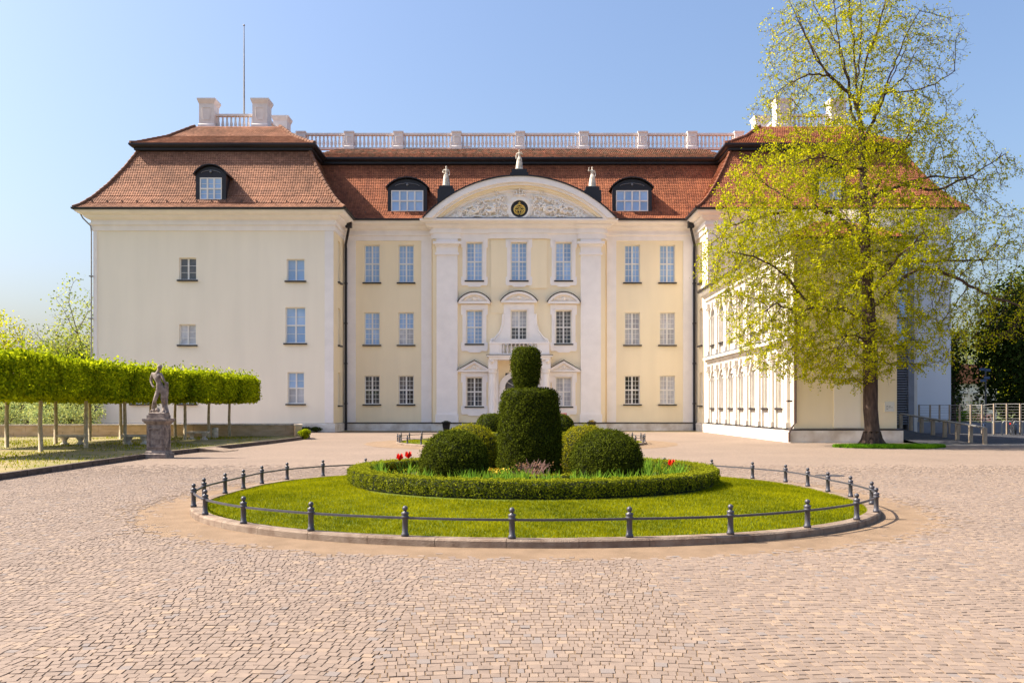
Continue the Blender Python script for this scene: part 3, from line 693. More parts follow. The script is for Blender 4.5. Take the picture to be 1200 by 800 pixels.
# ---------------- annex (two-storey arcaded side wing)
ANX = thing('side_wing', 'sunlit two-storey side wing with rows of arched windows, joined to the right of the courtyard', 'building', (13.88, 42.06, 0))
AX = 13.88; AY0, AY1 = 42.06, 60.45; AX1 = 18.97
wy = [44.0+2.43*k for k in range(7)]
gh = [(y-.5, y+.5, 1.72, 3.9) for y in wy]; uh = [(y-.5, y+.5, 6.05, 8.45) for y in wy]
MB().wall(AY0, AY1, .65, 9.7, FXL(AX), gh+uh, .3).build('wall', M['annexw'], ANX)
MB().wall(AX, AX1, .65, 9.7, FY(AY0)).build('front_wall', M['cream'], ANX)
MB().wall(AY0, AY1, 0, 9.7, FXR(AX1)).build('rear_wall', M['cream'], ANX)
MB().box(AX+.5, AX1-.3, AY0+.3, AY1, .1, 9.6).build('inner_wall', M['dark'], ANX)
MB().ring_rect(AX, AX1, AY0, AY1, [(.22, 0), (.22, .60), (.0, .66)], False).build('plinth', M['plinth'], ANX)
MB().ring_rect(AX, AX1, AY0, AY1, [(.225, .60), (.235, .64), (.02, .70)], False).build('plinth_ledge', M['dark'], ANX)
MB().box(X(977, AY0), X(1008, AY0), AY0-.05, AY0-.001, .72, 9.2).build('front_panel', M['buff'], ANX)
AC = [(.0, 8.95), (.08, 8.97), (.08, 9.2), (.2, 9.25), (.2, 9.4), (.42, 9.62), (.55, 9.80), (.55, 9.95)]
MB().ring_rect(AX, AX1, AY0, AY1, AC, True).build('cornice', M['annext'], ANX)
BC = [(.0, 4.62), (.07, 4.64), (.07, 4.9), (.18, 4.95), (.36, 5.14), (.36, 5.26), (.0, 5.34)]
MB().box(AX-.07, AX-.001, AY0, AY1, 4.62, 4.9).box(AX-.2, AX-.001, AY0-.05, AY1, 4.902, 5.05).box(AX-.36, AX-.001, AY0-.08, AY1, 5.052, 5.26).build('string_course', M['annext'], ANX)
MB().box(AX-.39, AX-.001, AY0-.1, AY1, 5.262, 5.29).build('string_flashing', M['slate'], ANX)
MB().ring_rect(AX, AX1, AY0, AY1, [(.56, 9.90), (.66, 9.92), (.68, 10.03), (.58, 10.05)]).build('gutter', M['dark'], ANX)
def arcade(z0, zs, ztop_, zent):
    for k in range(8):
        y = 44.0-1.215+2.43*k; p = MB()
        y = min(max(y, AY0+.3), AY1-.35)
        p.box(AX-.16, AX-.001, y-.21, y+.21, z0, zent-.42)          # pilaster shaft
        p.box(AX-.24, AX-.001, y-.29, y+.29, z0-.002, z0+.28)
        for a, b, e in ((zent-.60, zent-.53, .03), (zent-.42, zent-.32, .06), (zent-.32, zent-.16, .12)): p.box(AX-.16-e, AX-.001, y-.21-e, y+.21+e, a+.001, b)
        for s in (-1, 1): p.tube([(AX-.2, y+s*.26+.07*cos(t), zent-.36+.07*sin(t)) for t in np.linspace(0, 2*pi, 8)], .035, 5)
        p.box(AX-.28, AX-.001, y-.33, y+.33, zent-.158, zent+.0)
        p.build('pilaster', M['annext'], ANX)
    for y in wy:
        a = MB(); r0, r1 = .58, .74
        A = [(y+r1*cos(t), zs+r1*sin(t)*.9) for t in np.linspace(0, pi, 13)]; B = [(y+r0*cos(t), zs+r0*sin(t)*.9) for t in np.linspace(0, pi, 13)]
        a.prism(A+B[::-1], FXL(AX-.12), 0, .119)
        for s in (-1, 1):
            q = sorted((y+s*r0, y+s*r1)); a.box(AX-.119, AX-.001, q[0], q[1], z0, zs-.002)
            q = sorted((y+s*(r0-.03), y+s*(r1+.05))); a.box(AX-.16, AX-.001, q[0], q[1], zs-.14, zs-.004)
        a.prism([(y-.13, zs+.55), (y+.13, zs+.55), (y+.2, zs+.92), (y-.2, zs+.92)], FXL(AX-.24), 0, .238)
        a.box(AX-.10, AX-.001, y-.62, y+.62, zent-.10, zent-.02)
        a.build('arch', M['annext'], ANX)
arcade(.70, 3.75, 4.4, 4.6); arcade(5.36, 8.02, 8.7, 8.93)
for y in wy:
    window(ANX, y, 1.72, 3.9, 1.0, 'glassC', plane=AX, mun=(1, 3), xface='L', setin=.2)
    window(ANX, y, 6.05, 8.45, 1.0, 'glassC', plane=AX, mun=(1, 3), xface='L', setin=.2)
AR = (AX-.58, AX1+.58, AY0-.58, AY1+.3)
rb = MB().ring_rect(*AR, [(0, 10.02), (-2.4, 11.3)], True).build('roof', M['roofsheet'], ANX)
acc = [[], []]; tiles_on(acc, 'L', AR, [(0, 10.02), (2.4, 11.3)], 1.2); tiles_on(acc, 'F', AR, [(0, 10.02), (2.4, 11.3)], 1.2); tiles_build(acc, rb, M['tile'])
pipe([(AX+.05, AY0-.35, 9.9), (AX+.05, AY0-.14, 9.4), (AX+.05, AY0-.12, 9.0), (AX+.05, AY0-.12, .98), (AX-.2, AY0-.28, .72), (AX-.32, AY0-.34, .5), (AX-.32, AY0-.34, .03)], .06, 'pipe', ANX)
sg = MB().box(X(1036.5, AY0), X(1047.5, AY0), AY0-.05, AY0-.002, Z(482, AY0), Z(470.5, AY0)).build('sign', M['plate'], ANX)
tx = MB(); 
for r in range(3):
    z = Z(475.5+1.7*r, AY0); x = X(1038.2, AY0)
    for wd in ((.10, .07), (.06, .12, .05), (.09,))[r]: tx.box(x, x+wd, AY0-.055, AY0-.0505, z-.014, z+.014); x += wd+.035
tx.build('lettering', M['ink'], sg)

# stair tower behind the wing
TWR = thing('stair_tower', 'modern grey stair tower with dark louvres and blue glass between side wing and palace end', 'tower', (25, 57.5, 0))
MB().box(22.0, 25.55, 57.4, 60.4, 0, 13.6).build('wall', M['buff'], TWR)
MB().box(26.72, 27.1, 57.5, 60.4, 0, 13.6).build('corner_post', M['slate'], TWR)
MB().box(25.6, 26.7, 57.9, 60.4, 0, 13.6).build('core', M['dark'], TWR)
for k in range(30): MB().box(25.6, 26.7, 57.6, 57.88, .6+k*.17, .68+k*.17).build('louvre', M['slate'], TWR)
for k in range(4):
    z = 6.0+1.85*k; MB().box(25.62, 26.68, 57.62, 57.7, z, z+1.7).build('pane', M['glassL'], TWR); MB().box(25.6, 26.7, 57.55, 57.75, z+1.72, z+1.83).build('transom', M['dark'], TWR)
MB().box(27.12, 27.5, 57.9, 60.5, 0, 9).build('panel', M['annext'], TWR)
MB().box(27.55, 31.02, 60.30, 60.45, 0.9, 14.2).build('end_wall', M['whitewall'], TWR)

for px, lab in ((286, 'thin flagpole standing on the left pavilion roof between its corner pillars'), (931, 'thin pale flagpole on the right pavilion roof behind the tall tree')):
    xx = X(px, 67.5); f = MB().lathe(xx, 67.5, [(.09, 23.4), (.07, 27), (.035, 31.9)], 8); f.sphere((xx, 67.5, 31.95), .08)
    o_ = f.build('flagpole', M['steel'], None, (xx, 67.5, 23.4)); tag(o_, lab, 'flagpole')

# ------------------------------------------------------------------ ground, paving, kerbs
def sheet(name, pts, z, m, kind='structure', label=None):
    me = bpy.data.meshes.new(name); me.from_pydata([(x, y, z) for x, y in pts], [], [tuple(range(len(pts)))]); me.update()
    return tag(ob(name, me, m), label, None, None, kind)
sheet('ground', [(-600, -60), (600, -60), (600, 900), (-600, 900)], -.06, M['ground'])
PAVE = sheet('courtyard_paving', [(-40, -45), (60, -45), (60, 66), (-40, 66)], -.0048, M['joint'])
def bluish(m):
    # a few blue-grey setts among the warm ones
    nt = m.node_tree; n = nt.nodes; p = n['Principled BSDF']; at = n.new('ShaderNodeAttribute'); at.attribute_name = 'tint'
    c = n.new('ShaderNodeMath'); c.operation = 'LESS_THAN'; c.inputs[1].default_value = .06; nt.links.new(at.outputs['Fac'], c.inputs[0])
    mx = n.new('ShaderNodeMix'); mx.data_type = 'RGBA'; l = p.inputs['Base Color'].links[0].from_socket; nt.links.new(c.outputs[0], mx.inputs[0]); nt.links.new(l, mx.inputs[6]); mx.inputs[7].default_value = (.195, .162, .142, 1)
    c2 = n.new('ShaderNodeMapRange'); c2.inputs[1].default_value = .62; c2.inputs[2].default_value = .95; c2.inputs[4].default_value = .7; nt.links.new(at.outputs['Fac'], c2.inputs[0])
    m2 = n.new('ShaderNodeMix'); m2.data_type = 'RGBA'; nt.links.new(c2.outputs[0], m2.inputs[0]); nt.links.new(mx.outputs[2], m2.inputs[6]); m2.inputs[7].default_value = (.29, .21, .14, 1); nt.links.new(m2.outputs[2], p.inputs['Base Color'])
bluish(M['cobble'])
def farcobble():
    m = mat('distant_setts', (.235, .175, .133), .85, .15, 5, .4, 50, base2=(.20, .149, .114), big=.10, bigscale=.3)
    nt = m.node_tree; n = nt.nodes; p = n['Principled BSDF']; v = n.new('ShaderNodeTexVoronoi'); v.feature = 'DISTANCE_TO_EDGE'; v.inputs['Scale'].default_value = 9.5
    g = n.new('ShaderNodeNewGeometry'); nt.links.new(g.outputs['Position'], v.inputs['Vector'])
    r = n.new('ShaderNodeMapRange'); r.inputs[1].default_value = 0; r.inputs[2].default_value = .12; r.inputs[3].default_value = .80; r.inputs[4].default_value = 1.04
    nt.links.new(v.outputs[0], r.inputs[0]); s = n.new('ShaderNodeVectorMath'); s.operation = 'SCALE'
    l = p.inputs['Base Color'].links[0].from_socket; nt.links.new(l, s.inputs[0]); nt.links.new(r.outputs[0], s.inputs[3]); nt.links.new(s.outputs[0], p.inputs['Base Color'])
    return m
FARD = 26.0
sheet('distant_paving', [(-40, FARD-5), (60, FARD-5), (60, 66), (-40, 66)], -.0042, farcobble())

# oval island: bollard positions measured round it
BP = [(-5.13,13.75),(-4.58,12.74),(-3.70,11.76),(-2.61,11.08),(-1.33,10.62),(0,10.43),(1.45,10.53),(2.76,10.78),(3.94,11.38),(4.92,12.18),(5.57,13.05),(5.97,14.16),(6.07,15.3),(6.02,16.26),(6.03,17.4),(5.9,18.4),(5.44,19.3),(4.74,20.25),(3.75,21.0),(2.6,21.5),(1.3,21.8),(0,21.85),(-1.3,21.6),(-2.5,21.2),(-3.55,20.7),(-4.43,20.0),(-5.02,19.05),(-5.27,17.98),(-5.32,16.9),(-5.36,15.94),(-5.36,14.85)]
IC = (.37, 16.2)
_a = np.array([atan2(y-IC[1], x-IC[0]) for x, y in BP]); _r = np.array([math.hypot(x-IC[0], y-IC[1]) for x, y in BP]); _o = np.argsort(_a); _a = _a[_o]; _r = _r[_o]
_r = (np.roll(_r, 1)+2*_r+np.roll(_r, -1))/4
def r_isl(th):
    th = (np.asarray(th)+pi) % (2*pi)-pi
    return np.interp(th, np.r_[_a[-1]-2*pi, _a, _a[0]+2*pi], np.r_[_r[-1], _r, _r[0]])
def isl(th, dr): r = r_isl(th)+dr; return (IC[0]+r*cos(th), IC[1]+r*sin(th))
C2 = (.44, 41.5); R2_ = 5.95
def island2(th, dr): return (C2[0]+(R2_+dr)*cos(th), C2[1]+(R2_+dr)*sin(th))
def ringmesh(name, fn, d0, d1, z0, z1, m, kind='structure', n=140, wob=0, parent=None):
    vs = []; fs = []
    for i in range(n):
        th = 2*pi*i/n-pi; w_ = wob*(sin(7*th)+.6*sin(17*th+1)+.5*sin(31*th)) if wob else 0
        a = fn(th, d0); b = fn(th, d1+w_); vs += [(*a, z0), (*b, z1)]
    for i in range(n): j = (i+1) % n; fs.append((2*i, 2*i+1, 2*j+1, 2*j))
    me = bpy.data.meshes.new(name); me.from_pydata(vs, [], fs); me.update(); return tag(ob(name, me, m), None, None, None, kind)
def grav(fn, th):
    side = abs(cos(th)); back = max(0, sin(th)); return .80+.20*side**3+.2*back
ringmesh('gravel_path', lambda th, d: isl(th, d if d < .2 else d*grav(isl, th)), .03, 1.30, .006, -.0075, M['gravel'], wob=.035)
ringmesh('gravel_path', island2, .03, 1.6, .004, .001, M['gravel'], wob=.05)
def kerb_ring(fn, n, h, w0, w1, label):
    K = thing('kerb', label, 'kerb', (*fn(0, 0), 0), kind='structure')
    for i in range(n):
        t0, t1 = 2*pi*i/n, 2*pi*(i+1)/n; g = .0003*RNG.random()+.0004; hh = h+.006*RNG.random()
        ts = np.linspace(t0+g, t1-g, 5); vs = []
        for t in ts:
            for d, z in ((w0, -.04), (w0, hh), (w1-.02, hh), (w1, hh-.022), (w1+.003, -.04)): vs.append((*fn(t, d), z))
        fs = [(5*a+k, 5*a+k+1, 5*a+k+6, 5*a+k+5) for a in range(4) for k in range(4)]+[(0, 1, 2, 3, 4), (24, 23, 22, 21, 20)]
        b = MB(); b.add(vs, fs); b.build('kerb_stone', M['kerb'], K, (*fn((t0+t1)/2, 0), 0))
    return K
KB = kerb_ring(isl, 42, .105, -.10, .09, 'granite kerb around the near oval lawn')
K2 = kerb_ring(island2, 40, .10, -.10, .09, 'granite kerb around the far round lawn by the palace')

def mound(fn, name, rings, m):
    n = 96; vs = [(*fn(0, -99), 0)] ; vs = []; fs = []
    prof = rings
    for (f, z) in prof:
        for i in range(n):
            th = 2*pi*i/n; p = fn(th, -.09); c = IC if fn is isl else C2
            vs.append((c[0]+(p[0]-c[0])*f, c[1]+(p[1]-c[1])*f, z))
    for k in range(len(prof)-1): fs += [(k*n+i, k*n+(i+1) % n, (k+1)*n+(i+1) % n, (k+1)*n+i) for i in range(n)]
    fs.append(tuple((len(prof)-1)*n+i for i in range(n)))
    me = bpy.data.meshes.new(name); me.from_pydata(vs, [], fs); me.polygons.foreach_set('use_smooth', [True]*len(fs)); me.update()
    return tag(ob(name, me, m), None, None, None, 'structure')
def mz(f): f = np.clip(f, 0, 1); return .075+.25*(1-f**2.6)
MP = [(f, float(mz(f))) for f in (1.0, .97, .93, .88, .82, .76, .7, .62, .5, .35, .1)]
mound(isl, 'lawn', MP, M['lawn']); mound(island2, 'lawn', [(f, z*.9) for f, z in MP], M['lawn'])
def frac(x, y): th = np.arctan2(y-IC[1], x-IC[0]); return np.hypot(x-IC[0], y-IC[1])/(r_isl(th)-.09)
HC = (.40, 16.75); HR = 3.36
def hz(x, y): return float(mz(frac(np.float64(x), np.float64(y))))

# granite setts, laid in shallow arcs
def setts():
    px_, py_ = .070, .086; out = []
    y = 4.3; k = 0
    while y < FARD+.2:
        half = .62*y*1.12+.6; n = int(2*half/px_)
        wd = RNG.uniform(.046, .098, n); x = np.cumsum(wd)-wd/2; x -= x.mean()
        cellw = 2.3; u = ((x+40)/cellw) % 1.0
        yy = y+.11*(1-(2*u-1)**2)+RNG.normal(0, .003, n)
        out.append(np.c_[x, yy, wd/2-.0034+RNG.normal(0, .0008, n), py_*.462+RNG.normal(0, .0022, n), RNG.normal(0, .02, n)+.19*(1-2*u)])
        y += py_; k += 1
    A = np.concatenate(out)
    th = np.arctan2(A[:, 1]-IC[1], A[:, 0]-IC[0]); rr = np.hypot(A[:, 0]-IC[0], A[:, 1]-IC[1])
    lim = r_isl(th)+(.80+.20*np.abs(np.cos(th))**3+.2*np.clip(np.sin(th), 0, 1))+RNG.normal(0, .10, len(A))*(1+1.6*np.abs(np.cos(th))**2)
    keep = (rr > lim) & (A[:, 0] > -12.15) & (A[:, 1] < FARD+.1); return A[keep & (RNG.random(len(A)) < np.clip((FARD-A[:, 1])/5.0, 0, 1))]
S_ = setts()
def sett_geo(A, near):
    n = len(A); hx, hy, r = A[:, 2], A[:, 3], A[:, 4]; c, s = np.cos(r), np.sin(r); z = RNG.normal(0, .0012, n)+.0; jit = RNG.normal(0, .0020, (n, 4, 2))
    lv = [(1.0, -.014), (.985, -.002), (.965, .0008)] if near else [(1.0, -.014), (.96, .001)]
    V = []
    for f, dz in lv:
        for q, (sx, sy) in enumerate(((-1, -1), (1, -1), (1, 1), (-1, 1))):
            lx, ly = hx*f*sx+jit[:, q, 0], hy*f*sy+jit[:, q, 1]
            V.append(np.c_[A[:, 0]+lx*c-ly*s, A[:, 1]+lx*s+ly*c, z+dz+(RNG.normal(0, .0006, n))])
    V = np.stack(V, 1); m = len(lv); F = [tuple(4*(m-1)+i for i in range(4))]
    for k in range(m-1): F += [(4*k+i, 4*k+(i+1) % 4, 4*k+4+(i+1) % 4, 4*k+4+i) for i in range(4)]
    k = 4*m; return V.reshape(-1, 3), (np.arange(n)[:, None, None]*k+np.array(F)[None]).reshape(-1, 4), len(F)
d_ = S_[:, 1]+.35*np.abs(S_[:, 0]); vis = (np.abs(S_[:, 0]) < .6*S_[:, 1]) & (S_[:, 1] > 5.28)
idx = np.where(vis)[0][np.argsort(d_[vis])[:300]]; msk = np.zeros(len(S_), bool); msk[idx] = True
rest = S_[~msk]; nearm = rest[:, 1] < 11
def clump(n): t = RNG.normal(.5, .2, n); t[RNG.random(n) < .04] -= .45; return np.clip(t, 0, 1)
for part_, flag in ((rest[nearm], True), (rest[~nearm], False)):
    V, F, k = sett_geo(part_, flag); me = np_mesh('cobblestones', V, F, np.repeat(clump(len(part_)), k))
    o_ = ob('cobblestones', me, M['cobble'], PAVE); o_['kind'] = 'stuff'
_cv = []
for i in range(14):
    A = np.array([[0, 0, .0318+RNG.normal(0, .002), .0395+RNG.normal(0, .002), 0]]); V, F, k = sett_geo(A, True)
    me = np_mesh('cobblestone', V, F, np.repeat(clump(1), k)); me.materials.append(M['cobble']); _cv.append(me)
for q, i in enumerate(idx):
    x, y, hx_, hy_, r = S_[i]; o_ = bpy.data.objects.new('cobblestone', _cv[(q*5) % 14]); COL.objects.link(o_); o_.parent = PAVE; o_.location = (x, y, 0); o_.rotation_euler.z = r; o_.scale = (hx_/.0318, hy_/.0395, 1)

MH = MB().lathe(8.0, 21.5, [(.36, -.02), (.36, .008), (.30, .009)], 24).build('manhole_cover', M['iron'], None, (8.0, 21.5, 0)); tag(MH, 'round iron manhole cover in the paving right of the oval lawn', 'manhole')
# ------------------------------------------------------------------ low bollard railings
_bm = MB().lathe(0, 0, [(.046, 0), (.046, .03), (.036, .04), (.034, .10), (.034, .215), (.047, .225), (.047, .24), (.036, .25), (.044, .262), (.044, .285), (.020, .295), (.018, .305)], 12)
_bm.sphere((0, 0, .333), .033, 12, 8); _bm = _bm.mesh('post', smooth=True); _bm.materials.append(M['iron'])
def railing(pts, z, label, fn):
    T_ = thing('bollard_railing', label, 'railing', (*pts[0], z))
    for p in pts: put('post', _bm, T_, (*p, z), random.random()*6, (1.05, 1.05, 1.04))
    n = len(pts)
    for i in range(n):
        a, b = pts[i], pts[(i+1) % n]; t0, t1 = atan2(a[1]-fn[1], a[0]-fn[0]), atan2(b[1]-fn[1], b[0]-fn[0])
        if t1-t0 > pi: t1 -= 2*pi
        if t0-t1 > pi: t1 += 2*pi
        ra, rb_ = math.hypot(a[0]-fn[0], a[1]-fn[1]), math.hypot(b[0]-fn[0], b[1]-fn[1]); m_ = MB(); prev = None; vs = []; fs = []
        for k in range(7):
            t = t0+(t1-t0)*k/6; r = ra+(rb_-ra)*k/6; 
            for dr, dz in ((-.012, -.014), (.012, -.014), (.012, .014), (-.012, .014)): vs.append((fn[0]+(r+dr)*cos(t), fn[1]+(r+dr)*sin(t), z+.228+dz))
        for k in range(6): fs += [(4*k+q, 4*k+(q+1) % 4, 4*k+4+(q+1) % 4, 4*k+4+q) for q in range(4)]
        m_.add(vs, fs); m_.build('rail', M['iron'], T_, (*a, z))
    return T_
railing(BP, .108, 'low dark iron railing of ball-topped bollards around the near oval lawn', IC)
railing([island2(2*pi*k/30+.1, 0) for k in range(30)], .103, 'low dark railing of small bollards around the far round lawn', C2)

# ------------------------------------------------------------------ grass, hedges, topiary
def grass(name, P, h, m, kind='stuff', parent=None, wd=.009, label=None):
    n = len(P); a = RNG.random(n)*2*pi; lean = RNG.normal(0, .35, (n, 2)); hh = h*(.6+.8*RNG.random(n))
    V = np.empty((n, 3, 3)); V[:, 0] = P+np.c_[np.cos(a)*wd/2, np.sin(a)*wd/2, np.zeros(n)]; V[:, 1] = P-np.c_[np.cos(a)*wd/2, np.sin(a)*wd/2, np.zeros(n)]
    V[:, 2] = P+np.c_[lean*hh[:, None], hh]
    big = .5+.2*np.sin(P[:, 0]*1.7+np.sin(P[:, 1]*2.1))*np.cos(P[:, 1]*1.3)+.18*np.sin(P[:, 0]*7.3+2*np.sin(P[:, 1]*5))*np.sin(P[:, 1]*11+P[:, 0]*3)
    o_ = ob(name, np_mesh(name, V.reshape(-1, 3), np.arange(3*n).reshape(n, 3), np.clip(RNG.normal(0, .2, n)+big, 0, 1)), m, parent)
    return tag(o_, label, None, None, kind)
def island_pts(n, f0, f1, bias=1.0):
    th = RNG.random(n)*2*pi; f = np.sqrt(f0**2+(f1**2-f0**2)*RNG.random(n)); r = (r_isl(th)-.09)*f
    return np.c_[IC[0]+r*np.cos(th), IC[1]+r*np.sin(th), mz(f)]
P = island_pts(300000, .55, .995); w_ = 1-np.clip((P[:, 1]-11)/12, 0, .8); P = P[RNG.random(len(P)) < w_]
hd = np.hypot(P[:, 0]-HC[0], P[:, 1]-HC[1]); P = P[hd > HR-.1]
grass('grass', P, .035, M['L_grass'], label='short sunlit grass of the near oval lawn')
th = RNG.random(40000)*2*pi; f = np.sqrt(RNG.random(40000)); grass('grass', np.c_[C2[0]+R2_*.98*f*np.cos(th), C2[1]+R2_*.98*f*np.sin(th), mz(f)*.9], .04, M['L_grass'], wd=.02, label='short sunlit grass of the far round lawn')

def body(name, profile, c, m, parent, noise=.03, n=40, sq=1.0):
    vs = []; fs = []; ph = random.random()*9
    for k, (r, z) in enumerate(profile):
        for i in range(n):
            t = 2*pi*i/n; rr = r*(1+noise*(sin(3*t+ph+z*4)+sin(7*t+z*9+ph)+.7*sin(11*t-z*6))); vs.append((c[0]+rr*cos(t), c[1]+rr*sin(t), z))
    for k in range(len(profile)-1): fs += [(k*n+i, k*n+(i+1) % n, (k+1)*n+(i+1) % n, (k+1)*n+i) for i in range(n)]
    fs.append(tuple((len(profile)-1)*n+i for i in range(n)))
    b = MB(); b.add(vs, fs); return b.build(name, m, parent, c, smooth=True)
def on_profile(profile, c, N):
    P = np.array(profile); seg = np.hypot(np.diff(P[:, 0]), np.diff(P[:, 1])); area = seg*(P[:-1, 0]+P[1:, 0])/2+1e-6
    i = RNG.choice(len(seg), N, p=area/area.sum()); f = RNG.random(N); r = P[i, 0]+(P[i+1, 0]-P[i, 0])*f; z = P[i, 1]+(P[i+1, 1]-P[i, 1])*f
    # bigger radius more likely is handled by area weight
    t = RNG.random(N)*2*pi; nr = (P[i+1, 1]-P[i, 1])/np.maximum(seg[i], 1e-6); nz = -(P[i+1, 0]-P[i, 0])/np.maximum(seg[i], 1e-6)
    nrm = np.c_[nr*np.cos(t), nr*np.sin(t), nz]
    lump = 1+.022*np.sin(5*t+z*7)+.018*np.sin(11*t-z*13)+.012*np.sin(19*t+z*23)
    return np.c_[c[0]+r*lump*np.cos(t), c[1]+r*lump*np.sin(t), z], nrm
def clipped(name, label, cat, c, profile, N, size, leaf, group=None, jit=.02):
    base = profile[0][1]; T_ = thing(name, label, cat, (c[0], c[1], base), group)
    inner_ = [(max(.02, r-.05), z-(.04 if k == len(profile)-1 else 0)) for k, (r, z) in enumerate(profile)]
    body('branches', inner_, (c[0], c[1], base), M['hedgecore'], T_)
    P, nr = on_profile(profile, c, N); 
    # small sprigs: leaves gathered in tufts
    cen = RNG.integers(0, N, N//7); tuft = P[cen[RNG.integers(0, len(cen), N)]]; P = np.where((RNG.random(N) < .45)[:, None], tuft+RNG.normal(0, .022, (N, 3)), P)
    P = P+nr*np.abs(RNG.normal(0, jit, N))[:, None]-nr*.02+nr*((RNG.random(N) < .02)*RNG.uniform(0, .07, N))[:, None]
    V, F = leaf_quads(P, size, RNG, nrm=nr, aspect=.5); o = np.array((c[0], c[1], base))
    t = np.clip(RNG.normal(.45, .25, N)+.12*nr[:, 2], 0, 1)  # leaves facing up tinted lighter, light from above put into the colour
    ob('foliage', np_mesh('foliage', V-o, F, t), leaf, T_, tuple(o)); return T_
def dome(r, z0, z1, flat=.0):
    h = z1-z0; pts = []
    for k in range(13):
        a = -.62+k*(pi/2+.62)/12; pts.append((r*cos(a)**.9 if a < pi/2-.01 else .01, z0+h*.42+(h*.58)*sin(a) if a > 0 else z0+h*.42+h*.42*sin(a)/sin(.62)))
    return pts
def ballz(x, y): return hz(x, y)
for (x, y, r, zt, lab, leaf, N) in ((-1.03, 15.25, .60, 1.29, 'dark clipped round yew, front left of the tall topiary', 'L_yew', 26000), (1.70, 15.3, .63, 1.30, 'dark clipped round yew, front right of the tall topiary', 'L_yew', 28000),
                        (-.90, 18.1, .62, 1.35, 'yellowish clipped round bush behind the left yew ball', 'L_golden', 17000), (1.55, 17.9, .62, 1.33, 'yellow-green clipped round bush behind the right yew ball', 'L_golden', 17000)):
    clipped('topiary_ball', lab, 'topiary', (x, y), dome(r, ballz(x, y)-.02, zt), N, .034, M[leaf], 'clipped balls around the tall topiary')
for (x, y, lab) in ((-1.07, 39.9, 'small distant clipped ball left on the far lawn'), (2.25, 39.9, 'small distant clipped ball right on the far lawn'), (-.9, 42.9, 'rear left clipped ball on the far lawn'), (1.9, 42.9, 'rear right clipped ball on the far lawn')):
    clipped('topiary_ball', lab, 'topiary', (x, y), dome(.64, .28, 1.42), 5000, .07, M['L_yew'], 'clipped balls on the far lawn')
def column(x, y, lab, N, size):
    z0 = .29
    p1 = [(.56, z0), (.605, z0+.15), (.60, z0+.9), (.56, 1.75), (.54, 1.92), (.50, 2.02), (.38, 2.06), (.1, 2.07)]
    p2 = [(.10, 2.05), (.20, 2.12), (.225, 2.22), (.255, 2.4), (.275, 2.58), (.25, 2.76), (.22, 2.84), (.08, 2.87)]
    T_ = clipped('column_topiary', lab, 'topiary', (x, y), p1, N, size, M['L_yew'])
    MB().tube([(x, y, 1.9), (x-.02, y, 2.2)], .05, 6).build('stem', M['bark'], T_)
    xs = x-.07; inner_ = [(max(.02, r-.05), z) for r, z in p2]
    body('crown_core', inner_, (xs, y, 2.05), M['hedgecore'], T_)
    P, nr = on_profile(p2, (xs, y), N//4); P = P+nr*np.abs(RNG.normal(0, .02, len(P)))[:, None]; V, F = leaf_quads(P, size, RNG, nrm=nr, aspect=.5)
    ob('crown', np_mesh('crown', V-np.array((xs, y, 2.05)), F, np.clip(RNG.normal(.45, .25, len(P)), 0, 1)), M['L_yew'], T_, (xs, y, 2.05))
column(.345, 16.75, 'tall dark two-tier yew topiary in the middle of the near flower bed', 52000, .034)
column(.50, 41.5, 'distant two-tier yew topiary on the far lawn, mostly hidden', 8000, .07)

def hedge_ring(c, R, w_, h, zf, N, size, label):
    T_ = thing('box_hedge', label, 'hedge', (c[0], c[1], 0)); n = 150; vs = []; fs = []
    cs = [(-w_/2, -.03), (-w_/2-.005, h*.5), (-w_/2+.02, h-.03), (-w_/4, h), (w_/4, h), (w_/2-.02, h-.03), (w_/2+.005, h*.5), (w_/2-.01, -.03)]; q = len(cs)
    for i in range(n):
        t = 2*pi*i/n; l = 1+.05*sin(9*t)+.05*sin(23*t)
        for d, z in cs:
            x, y = c[0]+(R+d*.82*l)*cos(t), c[1]+(R+d*.82*l)*sin(t); vs.append((x, y, zf(x, y)+z*.93))
    for i in range(n): j = (i+1) % n; fs += [(i*q+k, i*q+k+1, j*q+k+1, j*q+k) for k in range(q-1)]
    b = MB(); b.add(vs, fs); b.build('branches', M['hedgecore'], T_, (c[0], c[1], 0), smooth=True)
    th = RNG.random(N)*2*pi; s = RNG.random(N)*(2*h+w_); d = np.where(s < h, -w_/2, np.where(s < h+w_, s-h-w_/2, w_/2)); z = np.where(s < h, s, np.where(s < h+w_, h, 2*h+w_-s))
    keep = (z > .05) | (RNG.random(N) < .6); th, s, d, z = th[keep], s[keep], d[keep], z[keep]; N = len(z)
    nr = np.where(s < h, -1, np.where(s < h+w_, 0, 1)); nz = np.where((s >= h) & (s < h+w_), 1, 0)
    rr = R+d+nr*np.abs(RNG.normal(0, .018, N))+.012*np.sin(th*40)+.01*np.sin(th*91); x, y = c[0]+rr*np.cos(th), c[1]+rr*np.sin(th)
    zb_ = np.array([zf(a, b_) for a, b_ in zip(x, y)]) if N < 200000 else 0
    P = np.c_[x, y, zb_+z+nz*np.abs(RNG.normal(0, .018, N))+.008*np.sin(th*63)]; nrm = np.c_[nr*np.cos(th), nr*np.sin(th), nz]
    V, F = leaf_quads(P, size, RNG, nrm=nrm); ob('foliage', np_mesh('foliage', V-np.array((c[0], c[1], 0)), F, np.clip(RNG.normal(.42, .24, N)+.25*nz, 0, 1)), M['L_hedge'], T_, (c[0], c[1], 0))  # top leaves tinted lighter than the sides, painting in the overhead light
hzf = lambda x, y: .31
hedge_ring(HC, HR, .34, .245, hzf, 70000, .032, 'low clipped box hedge ring around the near flower bed')
hedge_ring(C2, 3.4, .36, .32, lambda x, y: .27, 12000, .07, 'low clipped box hedge ring around the far flower bed')
